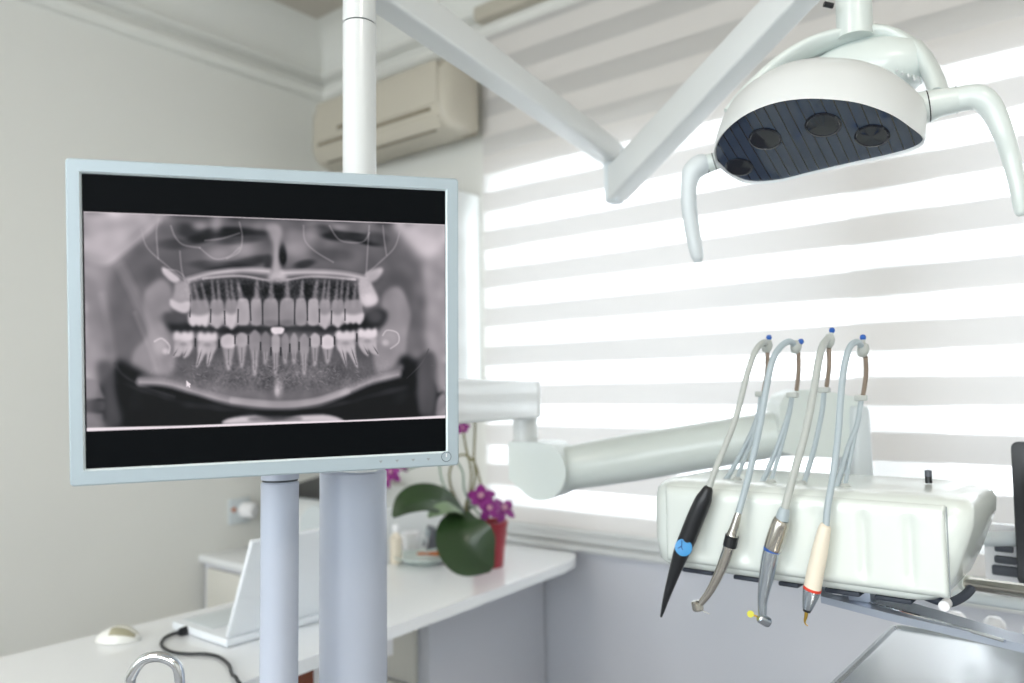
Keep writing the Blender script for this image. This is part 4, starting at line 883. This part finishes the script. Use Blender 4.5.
# ------------------------------------------------------------------ rods, panel and trays at the right
r = thing('handle_rail', PD(970, 584, 1.14), 'satin steel handle rail leaving the right end of the instrument unit', 'rail')
a = PD(966, 583, 1.12); b = PD(1110, 603, .90)
bm = B(); tube(bm, [a, b], .0095, 24); obj('rail_tube', bm, M['steel'], r)
bm = B(); d_ = (b-a).normalized(); tube(bm, [a-d_*.003, a+d_*.006], .0115, 24); obj('rail_flange', bm, M['unit'], r)
vp = thing('tablet_panel', PD(1060, 585, 1.18), 'black upright display panel cut by the right edge of the picture', 'panel')
a = PD(1014, 513, 1.2); nx = (PD(1100, 513, 1.13)-a); nx.z = 0; nx.normalize(); ny = V(-nx.y, nx.x, 0); hz = 71*1.2/FPX
bm = B(); R = Matrix((nx, ny, V(0,0,1))).transposed(); loft(bm, [[a+R @ V(x, y_, z_) for x, z_ in rrect(0+i, -hz+i, .26-i, hz-i, .010, 5)] for y_, i in ((0,.0015),(.0015,0),(.016,0),(.018,.0015))]); cs = obj('casing', bm, M['black'], vp)
bm = B(); loft(bm, [[a+R @ V(x, y_, z_) for x, z_ in rrect(.012, -hz+.05, .248, hz-.012, .003, 3)] for y_ in (-.0008, .0005)]); obj('display', bm, mat('dark_display', (12,13,16), .3), cs)
bm = B(); q0 = PD(985, 539, 1.26); q1 = a+R @ V(.05, .019, -.035); tube(bm, [q0, q1], .0115, 20); obj('support_tube', bm, M['grey_pl'], vp)
# key pad plate behind
kp = thing('side_keypad', PD(1000, 560, 1.28), 'small white plate with dark grey keys right of the instrument unit', 'keypad')
a = PD(986, 555, 1.27); bm = B(); loft(bm, [[a+R @ V(x, y_, z_) for x, z_ in rrect(-.002, -.052, .060, .050, .006, 4)] for y_ in (0, .02)]); kb = obj('plate', bm, M['cup'], kp)
for x, z_, w_, h_ in ((.026,.014,.026,.012),(.028,-.004,.032,.012),(.028,-.021,.040,.016)):
    bm = B(); box(bm, a+R @ V(x, -.003, z_), (w_, .008, h_), R, .003); obj('key', bm, M['darkdev'], kb)
# side arm strip under the rail
bm = B(); a = PD(965, 594, 1.22); b = PD(1100, 612, 1.05); d_ = (b-a).normalized(); s_ = V(0,0,1).cross(d_).normalized()
loft(bm, [[p_+s_*x+V(0,0,1)*z_ for x, z_ in rrect(-.03, -.008, .03, .008, .006, 4)] for p_ in (a, b)]); obj('side_arm', bm, M['grey_pl'], un)
# tray bar
ZB_ = .962
bm = B(); P = [PZ(820,588,ZB_), PZ(821,603,ZB_), PZ(890,621,ZB_), PZ(1024,653,ZB_), PZ(1120,676,ZB_), PZ(1120,664,ZB_), PZ(1010,639,ZB_), PZ(900,606,ZB_), PZ(830,588,ZB_)]
prism(bm, P, (0,0,.009), .002); tb = thing('tray_bar', P[0], 'long flat blue-grey bar slanting under the instrument unit above the steel tray', 'bar'); obj('bar', bm, M['bar'], tb)
a = PZ(833, 592, ZB_+.0095); b = PZ(1005, 641, ZB_+.0095)
bm = B(); tube(bm, [a, a.lerp(b,.5), b], .0022, 10); obj('slide_rod', bm, M['chrome'], tb)
bm = B(); box(bm, PZ(838,592,ZB_+.0135), (.014,.010,.007), None, .002); obj('slide_stop', bm, M['cup'], tb)
bm = B(); bb(bm, tuple(PZ(862, 600, ZB_+.0088)-V(.014,.012,0)), tuple(PZ(862, 600, ZB_+.0088)+V(.014,.012,.022)), .002); obj('bar_bracket', bm, M['bar'], tb)
# steel tray
ZT_ = .905
ty = thing('instrument_tray', V(-.15, 1.1, ZT_-.02), 'glossy steel tray below the slanting bar at the bottom right', 'tray')
c1 = PZ(894, 624, ZT_); ou = [(c1.x, .78), (.25, .78), (.25, c1.y), (c1.x, c1.y)]
bm = B(); xa, ya, xb, yb = c1.x, .80, .22, c1.y
def rr_(i, z_): return [V(x, y, z_) for x, y in rrect(xa+i, ya+i, xb-i, yb-i, .012, 5)]
loft(bm, [rr_(.004, ZT_-.014), rr_(.0, ZT_-.001), rr_(-.001, ZT_), rr_(.003, ZT_+.0005), rr_(.006, ZT_-.0035), rr_(.010, ZT_-.004)], True, True); obj('tray_pan', bm, M['traymetal'], ty)
bm = B(); bq = PZ(1075, 665, ZB_); bb(bm, (bq.x-.08, bq.y-.10, ZT_-.035), (bq.x+.04, bq.y+.02, ZT_-.0142), .004); obj('tray_support', bm, M['bar'], ty)
bm = B(); bq = PZ(1075, 665, ZB_); tube(bm, [V(bq.x, bq.y-.0, ZT_-.0038), V(bq.x, bq.y, ZB_+.001)], .010, 16); obj('tray_stem', bm, M['grey_pl'], ty)
# white rounded caps behind the bar
sf = thing('cup_shelf', PD(1000, 640, 1.35), 'narrow white shelf carrying round white cups behind the bar', 'shelf')
a = PD(900, 622, 1.36); b = PD(1100, 665, 1.2); d_ = (b-a).normalized(); d_.z = 0; d_.normalize(); s_ = V(-d_.y, d_.x, 0); a.z = .826
bm = B(); loft(bm, [[p_+s_*x+V(0,0,1)*z_ for x, z_ in rrect(-.03, -.006, .03, .0, .002, 3)] for p_ in (a, a+d_*.40)]); obj('board', bm, M['cup'], sf)
for i, x in enumerate((920, 947, 978, 1010)):
    q = a+d_*(.03+.055*i); bm = B(); hh = .05; lathe(bm, [(.0165,0),(.0175,.004),(.0175,hh*.6),(.0155,hh*.82),(.009,hh*.97),(0,hh)], q+V(0,0,.0003), seg=24)
    c_ = obj('rounded_cup', bm, M['cup']); tag(c_, 'small white dome-topped cup on the shelf behind the slanting bar, %s' % ('leftmost of the row', 'second from the left', 'third from the left', 'rightmost of the row')[i], 'cup', 'white cups behind the bar')
# ------------------------------------------------------------------ light
W = bpy.data.worlds.new('daylight'); SC.world = W; W.use_nodes = True; bg = W.node_tree.nodes['Background']; bg.inputs[0].default_value = (.93,.96,1.0,1); bg.inputs[1].default_value = SKY
def fill_panel(u, v, w, h, e, i):  # added glowing panel out of view, gives warm fill light
    f = B(); bb(f, (u-w/2-.02, v-h/2-.02, ZC-.025), (u+w/2+.02, v+h/2+.02, ZC-.0005), .003)
    o = obj('ceiling_fill_light', f, M['white']); tag(o, 'added square fill light panel, unseen behind the viewpoint, %s' % i, 'ceiling light', 'fill lights')
    g = B(); bb(g, (u-w/2, v-h/2, ZC-.028), (u+w/2, v+h/2, ZC-.0255)); obj('fill_face', g, emit('fill_emission', (255,243,228), e), o)
for i, (u, v) in enumerate(((.9, -.2), (-1.0, -1.2))): fill_panel(u, v, .6, .6, FILL, ('nearer the window', 'nearer the back wall')[i])
# sunless sky light entering through the back window
try:
    SC.cycles.use_denoising = True; SC.cycles.max_bounces = 10; SC.cycles.transparent_max_bounces = 12; SC.cycles.sample_clamp_indirect = 8
except Exception: pass
